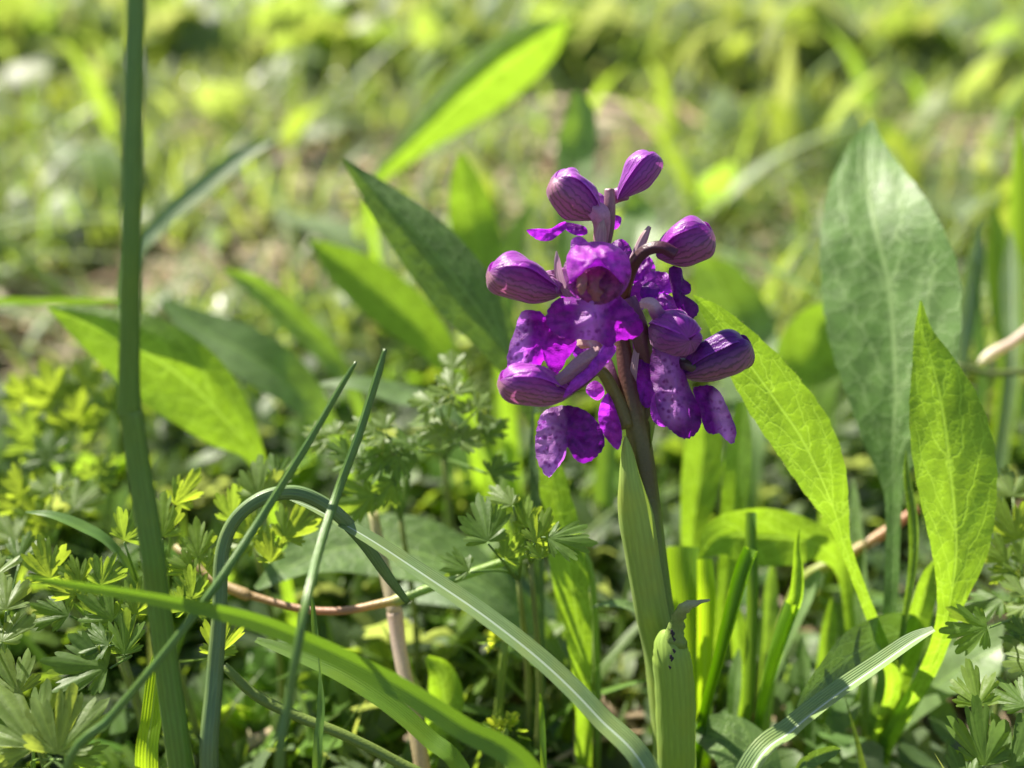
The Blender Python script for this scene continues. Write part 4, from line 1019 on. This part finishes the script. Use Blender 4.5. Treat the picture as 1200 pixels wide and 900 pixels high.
lobed_plant('blurred lobed leaves low at the left edge', (60, 640, .215), [(20, 570, .20, 66, 110, .3, 1, 1), (70, 560, .203, 60, 80, .6, 3, 1), (40, 600, .198, 60, 120, .2, 1, 1), (100, 580, .2, 56, 70, .6, 3, 0), (10, 620, .195, 56, 120, .5, 3, 0), (120, 545, .21, 48, 60, .5, 0, 1)])

# little yellow green flower heads on upright stems
for hx, hy, dd, lab in ((592, 752, .185, 'small yellow green flower head behind the white ribbed blade'), (592, 856, .178, 'lower budding flower head at the bottom edge left of the orchid')):
    J = P(hx, hy, dd); B = Vector((J.x - .001, J.y + .003, float(gz(J.x, J.y))))
    root = empty('yellow_flower_plant', B, lab, 'flower')
    link('stem', tube([(B.x, B.y, B.z - .002, .0008), ((B.x + J.x) / 2 - .001, (B.y + J.y) / 2, (B.z + J.z) / 2, .0009), (J.x, J.y, J.z, .0007)], M['tube'], 10, 8, [(.2, .28, .05)], world=True), root)
    R = random.Random(int(hx + hy))
    for k in range(16):
        a = R.random() * 6.28; e = R.uniform(-.3, 1.3)
        dr = Vector((cos(a) * cos(e), sin(a) * cos(e), sin(e)))
        n = (dr + Vector((R.uniform(-.5, .5), R.uniform(-.5, .5), .4))).normalized()
        f2 = (dr.cross(n)).cross(n).normalized()
        V, F, CC = compound(J + dr * .0022 * R.uniform(.3, 1.2), dr, dr.cross(f2).normalized(), .0026, k, (.24, .32, .05) if k % 3 else (.16, .26, .04), False, nr=2, deep=.9, fine=False)
        link('petal' if k % 3 else 'leaf', mesh('petal', V, F, M['foliage'], col=CC), root)


# ------------------------------------------------------------------ meadow: everything nobody could count
def tpl_blade(n=6, wd=.045, bendv=.5, fold=.3, seed=0):
    R = random.Random(seed)
    V, F = [], []
    for i in range(n + 1):
        v = i / n
        ww = wd * (1 - v ** 2.5) * (.6 + .4 * min(1, v * 5))
        y = bendv * v * v; z = v * (1 - .25 * bendv * v)
        for u in (-1, 0, 1): V.append((u * ww, y - (fold * ww if u == 0 else 0), z))
    for i in range(n):
        for j in range(2):
            a = i * 3 + j
            F.append((a, a + 1, a + 4, a + 3))
    return np.array(V), F


def tpl_oval(n=7, wd=.24, bendv=.8, seed=0, stalk=.2):
    V, F = [], []
    for i in range(n + 1):
        v = i / n
        if v < stalk: ww = .02
        else: q = (v - stalk) / (1 - stalk); ww = wd * (sin(pi * q ** .8) ** .8 if 0 < q < 1 else 0) + .012 * (1 - q)
        y = bendv * v * v * .8; z = v * (1 - .45 * bendv * v)
        for u in (-1, -.5, 0, .5, 1): V.append((u * ww, y - .25 * ww * (1 - abs(u)), z + .1 * ww * sin(v * 20) * u * u))
    for i in range(n):
        for j in range(4):
            a = i * 5 + j; F.append((a, a + 1, a + 6, a + 5))
    return np.array(V), F


def tpl_lobed(seed, three=True):
    lean = Vector((0, .55, .85)).normalized()
    N = Vector((0, -.85, .55)).normalized()
    V, F, CC = compound(lean * .55, (lean + Vector((0, .5, 0))).normalized(), (N + Vector((0, -.0, .3))).normalized(), .55, seed, (1, 1, 1), three, nr=2, fine=False)
    V = [tuple(v) for v in V]; b_ = len(V)
    V += [(-.008, 0, 0), (.008, 0, 0), (.008, *(lean * .57)[1:]), (-.008, *(lean * .57)[1:])]; F.append((b_, b_ + 1, b_ + 2, b_ + 3))
    return np.array(V), F


def tpl_round(seed):
    """low rosette twig: stem with 5 small rounded leaves"""
    R = random.Random(seed); V, F = [], []
    for k in range(6):
        h = .3 + .14 * k; a = k * 2.4
        c = Vector((cos(a) * .2, sin(a) * .2, h)); f = Vector((cos(a), sin(a), .35)).normalized(); s = f.cross(Vector((0, 0, 1))).normalized()
        b_ = len(V); m = 9
        V.append(tuple(c))
        for j in range(m):
            t = 2 * pi * j / m
            V.append(tuple(c + f * cos(t) * .22 + s * sin(t) * .12 + Vector((0, 0, .04 * sin(2 * t)))))
        F += [(b_, b_ + 1 + j, b_ + 1 + (j + 1) % m) for j in range(m)]
    b_ = len(V); V += [(-.012, 0, 0), (.012, 0, 0), (.012, 0, 1), (-.012, 0, 1)]; F.append((b_, b_ + 1, b_ + 2, b_ + 3))
    return np.array(V), F


def tpl_straw(n=5, wd=.02, seed=0):
    R = random.Random(seed); V, F = [], []
    for i in range(n + 1):
        v = i / n
        x = .08 * sin(v * 3 + seed)
        V += [(x - wd, v, .02 + .05 * sin(v * pi)), (x, v, .03 + wd + .05 * sin(v * pi)), (x + wd, v, .02 + .05 * sin(v * pi))]
    for i in range(n):
        for j in range(2): a = i * 3 + j; F.append((a, a + 1, a + 4, a + 3))
    return np.array(V), F


def tpl_crumb(seed):
    R = random.Random(seed)
    V = [(R.uniform(.6, 1.1) * a, R.uniform(.6, 1.1) * b, R.uniform(.5, .9) * c) for a, b, c in ((1, 0, 0), (-1, 0, 0), (0, 1, 0), (0, -1, 0), (0, 0, 1), (0, 0, -1), (.6, .6, .5), (-.6, .5, .5), (.5, -.6, .5), (-.6, -.6, .4))]
    V = V[:6]
    F = [(0, 2, 4), (2, 1, 4), (1, 3, 4), (3, 0, 4), (2, 0, 5), (1, 2, 5), (3, 1, 5), (0, 3, 5)]
    return np.array(V), F


def scatter(name, label, tpls, pos, scale, yaw, lean, cols, mat, sx=None):
    """many small pieces written as one mesh"""
    n = len(pos)
    which = rng.integers(0, len(tpls), n)
    VV, FI, FS, CC = [], [], [], []
    off = 0
    for t, (tv, tf) in enumerate(tpls):
        idx = np.where(which == t)[0]
        if not len(idx): continue
        s = scale[idx][:, None, None]
        v = np.repeat(tv[None], len(idx), 0) * s
        if sx is not None: v[:, :, 0] *= sx[idx][:, None]
        la = lean[idx][:, None]
        y = v[:, :, 1] * np.cos(la) + v[:, :, 2] * np.sin(la); z = -v[:, :, 1] * np.sin(la) + v[:, :, 2] * np.cos(la)
        ya = yaw[idx][:, None]
        X = v[:, :, 0] * np.cos(ya) - y * np.sin(ya); Y = v[:, :, 0] * np.sin(ya) + y * np.cos(ya)
        W_ = np.stack([X, Y, z], 2) + pos[idx][:, None, :]
        m = tv.shape[0]
        VV.append(W_.reshape(-1, 3))
        CC.append(np.repeat(cols[idx], m, 0))
        base = off + np.arange(len(idx)) * m
        ls = np.array([len(f) for f in tf]); fl = np.array([i for f in tf for i in f])
        FI.append((base[:, None] + fl[None]).ravel()); FS.append(np.tile(ls, len(idx)))
        off += len(idx) * m
    V = np.concatenate(VV); fi = np.concatenate(FI).astype(np.int32); fs = np.concatenate(FS).astype(np.int32); C_ = np.concatenate(CC)
    me = bpy.data.meshes.new(name)
    me.vertices.add(len(V)); me.vertices.foreach_set('co', V.astype(np.float32).ravel())
    me.loops.add(len(fi)); me.loops.foreach_set('vertex_index', fi)
    me.polygons.add(len(fs)); me.polygons.foreach_set('loop_start', np.concatenate([[0], np.cumsum(fs)[:-1]]).astype(np.int32))
    me.polygons.foreach_set('loop_total', fs); me.polygons.foreach_set('use_smooth', np.ones(len(fs), bool))
    me.materials.append(mat); me.update()
    a = me.color_attributes.new('Col', 'FLOAT_COLOR', 'POINT')
    a.data.foreach_set('color', np.concatenate([C_, np.ones((len(C_), 1))], 1).astype(np.float32).ravel())
    me.validate()
    o = _link(name, me)
    meta(o, label, None, None, 'stuff')
    return o


def spread(n, y0, y1, margin=1.12, power=1.0, keep=None):
    """random ground positions in the wedge the lens covers, a little beyond its edges"""
    y = y0 + (y1 - y0) * rng.random(n) ** power
    hw = (y * 1.12 * .514 + .03) * margin + .02
    x = (rng.random(n) * 2 - 1) * hw
    if keep is not None:
        k = keep(x, y); x, y = x[k], y[k]
    return np.stack([x, y, gz(x, y) - .0005], 1)


BARE = []
for px_, py_, rr_ in ((240, 335, .045), (180, 350, .04), (745, 170, .07), (715, 190, .05), (905, 235, .045), (1165, 215, .06), (30, 420, .03), (640, 150, .06), (60, 210, .05), (420, 360, .03), (860, 330, .03)):
    q_ = ground_at(px_, py_); BARE.append((q_.x, q_.y, rr_))


def patch(x, y):
    """0..1, where growth is thick; bare litter patches where low"""
    f = .5 + .28 * np.sin(x * 13 + 1.1 + 2 * np.sin(y * 7)) + .25 * np.sin(y * 17 + x * 9 + .7) + .2 * np.sin(x * 31 - y * 23)
    for cx, cy, r in BARE:
        f = f - .95 * np.exp(-(((x - cx) / r) ** 2 + ((y - cy) / (r * 1.3)) ** 2))
    return f


def tint(n, base, var=.25, mixc=None, p=.3):
    b = np.array(base)[None] * (1 + var * (rng.random((n, 1)) * 2 - 1)) * (1 + .15 * (rng.random((n, 3)) - .5))
    if mixc is not None:
        k = rng.random(n) < p
        b[k] = np.array(mixc)[None] * (1 + var * (rng.random((k.sum(), 1)) * 2 - 1))
    return np.clip(b, .005, 1)


U = rng.random
blades = [tpl_blade(6, .035, b, .3) for b in (.2, .5, .9)]
wide = [tpl_oval(7, w_, b) for w_, b in ((.2, .5), (.26, .9), (.15, .3))]
lob = [tpl_lobed(s) for s in (1, 2, 3, 4, 5)] + [tpl_lobed(9, False)]
rnd = [tpl_round(s) for s in (1, 2)]
thick = lambda lo: (lambda x, y: patch(x, y) + .5 * U(len(x)) - .25 > lo)
# keep the nearest strip lower so the photographed blades stay free
p = spread(2600, .10, .36, keep=thick(.12)); n = len(p)
scatter('ground_cover', 'low carpet of small rounded grey green leaves between the larger plants', rnd + wide, p, .008 + .012 * U(n), U(n) * 6.28, U(n) * .7, tint(n, (.09, .15, .05), .4, (.15, .20, .10), .3), M['foliage'])
p = spread(4300, .135, .42, keep=lambda x, y: (patch(x, y) > .15) & ~((np.abs(x - .02) < .035) & (y < .2))); n = len(p)
h = np.clip(.014 + .022 * U(n) + np.where(p[:, 0] < 0, .008, 0) * (p[:, 1] > .17) * (p[:, 1] < .3), .01, .06)
scatter('lobed_foliage', 'mass of small lobed toothed leaves growing low in the meadow', lob, p, h, U(n) * 6.28, U(n) * .5 - .1, tint(n, (.10, .18, .03), .4, (.12, .17, .09), .35), M['foliage'])
p = spread(1900, .12, .50, keep=thick(.15)); n = len(p)
scatter('grass', 'fine short grass blades scattered among the low leaves', blades, p, .02 + .03 * U(n), U(n) * 6.28, U(n) * .6, tint(n, (.11, .20, .035), .4, (.14, .19, .08), .3), M['foliage'], .6 + .8 * U(n))
p = spread(2200, .34, 1.1, power=1.1, keep=thick(.30)); n = len(p)
scatter('meadow_plants', 'blurred leafy meadow plants behind the orchid', wide + lob[:2] + rnd, p, .014 + .026 * U(n), U(n) * 6.28, U(n) * .8, tint(n, (.14, .21, .06), .35, (.17, .20, .13), .3), M['glossy'])
p = spread(15000, .34, 1.4, power=1.1, keep=thick(.26)); n = len(p)
scatter('grass', 'blurred grass in the middle distance', blades, p, .03 + .045 * U(n), U(n) * 6.28, U(n) * .6, tint(n, (.15, .22, .06), .32, (.17, .21, .13), .3), M['far'], .45 + .7 * U(n))
p = spread(16000, 1.0, 3.4, power=1.1); n = len(p)
scatter('grass', 'blurred tall grass and leaves at the back of the meadow', blades + wide[:1], p, .05 + .09 * U(n), U(n) * 6.28, U(n) * .5, tint(n, (.15, .22, .07), .3, (.16, .20, .13), .3), M['far'], .5 + .8 * U(n))
p = spread(16000, 2.8, 12, power=1.3); n = len(p)
scatter('grass', 'far grass of the meadow', blades[:2], p, .05 + .09 * U(n), U(n) * 6.28, U(n) * .5, tint(n, (.11, .19, .035), .35), M['far'], 2. + 1.5 * U(n))
# litter
p = spread(3800, .11, .9, power=1.2, keep=lambda x, y: ~((y < .30) & (U(len(x)) < .75))); n = len(p)
straw = [tpl_straw(5, w_, s) for s, w_ in enumerate((.012, .03, .02))]
p[:, 2] += .002
scatter('dry_grass', 'dry straw and withered leaves lying on the soil', straw, p, .015 + .035 * U(n), U(n) * 6.28, U(n) * -.25 - .02, tint(n, (.42, .34, .22), .35, (.30, .20, .12), .3), M['litter'])
p = spread(2500, .3, 1.5, power=1.1, keep=lambda x, y: patch(x, y) < .45); n = len(p)
p[:, 2] += .003
scatter('dead_leaves', 'brown and cream dead leaves on the bare patches', wide, p, .012 + .02 * U(n), U(n) * 6.28, 1.2 + U(n) * .5, tint(n, (.40, .30, .20), .35, (.5, .46, .36), .3), M['litter'])
p = spread(6000, .11, .7, power=1.2); n = len(p)
scatter('soil_crumbs', 'crumbs of soil and tiny stones', [tpl_crumb(s) for s in range(4)], p, .0006 + .0022 * U(n) ** 2, U(n) * 6.28, U(n), tint(n, (.13, .09, .06), .5, (.34, .3, .25), .15), M['litter'])

# taller loose plants standing here and there in the blurred meadow
p = spread(420, .42, 1.25, keep=lambda x, y: patch(x, y) > .25); n = len(p)
scatter('meadow_leaves', 'larger blurred leaves rising out of the meadow behind', [tpl_oval(10, .13, .4), tpl_oval(10, .18, .7), tpl_blade(8, .05, .6)], p, .05 + .06 * U(n), U(n) * 6.28, U(n) * .7, tint(n, (.14, .21, .05), .3, (.16, .22, .10), .3), M['far'])
p = spread(1500, .38, 1.8, keep=lambda x, y: patch(x, y) < .8); n = len(p)
p[:, 2] += .01
scatter('dry_grass', 'pale dead stems leaning in the blurred meadow', straw, p, .05 + .07 * U(n), U(n) * 6.28, U(n) * .6, tint(n, (.45, .38, .26), .3, (.36, .24, .16), .3), M['litter'])

p = spread(900, .12, .26, keep=lambda x, y: (x > .02) & (x < .16)); n = len(p)
scatter('ground_cover', 'low green leaves crowding round the foot of the broad leaved plant', rnd + wide + blades[:1], p, .010 + .014 * U(n), U(n) * 6.28, U(n) * .6, tint(n, (.09, .16, .05), .4, (.13, .18, .10), .3), M['foliage'])

# long loose blades crossing the blurred meadow
p = spread(260, .36, .95); n = len(p)
scatter('meadow_grass', 'long single grass blades leaning across the blurred meadow', [tpl_blade(10, .03, .9), tpl_blade(10, .045, .5), tpl_blade(10, .02, 1.3)], p, .07 + .08 * U(n), U(n) * 6.28, .2 + U(n) * .9, tint(n, (.13, .21, .04), .35, (.22, .28, .15), .4), M['far'])

p = spread(11000, .95, 2.1); n = len(p)
scatter('grass', 'dense blurred turf filling the back of the meadow', blades, p, .03 + .05 * U(n), U(n) * 6.28, U(n) * .6, tint(n, (.15, .22, .06), .3, (.17, .21, .12), .3), M['far'], .8 + 1.2 * U(n))
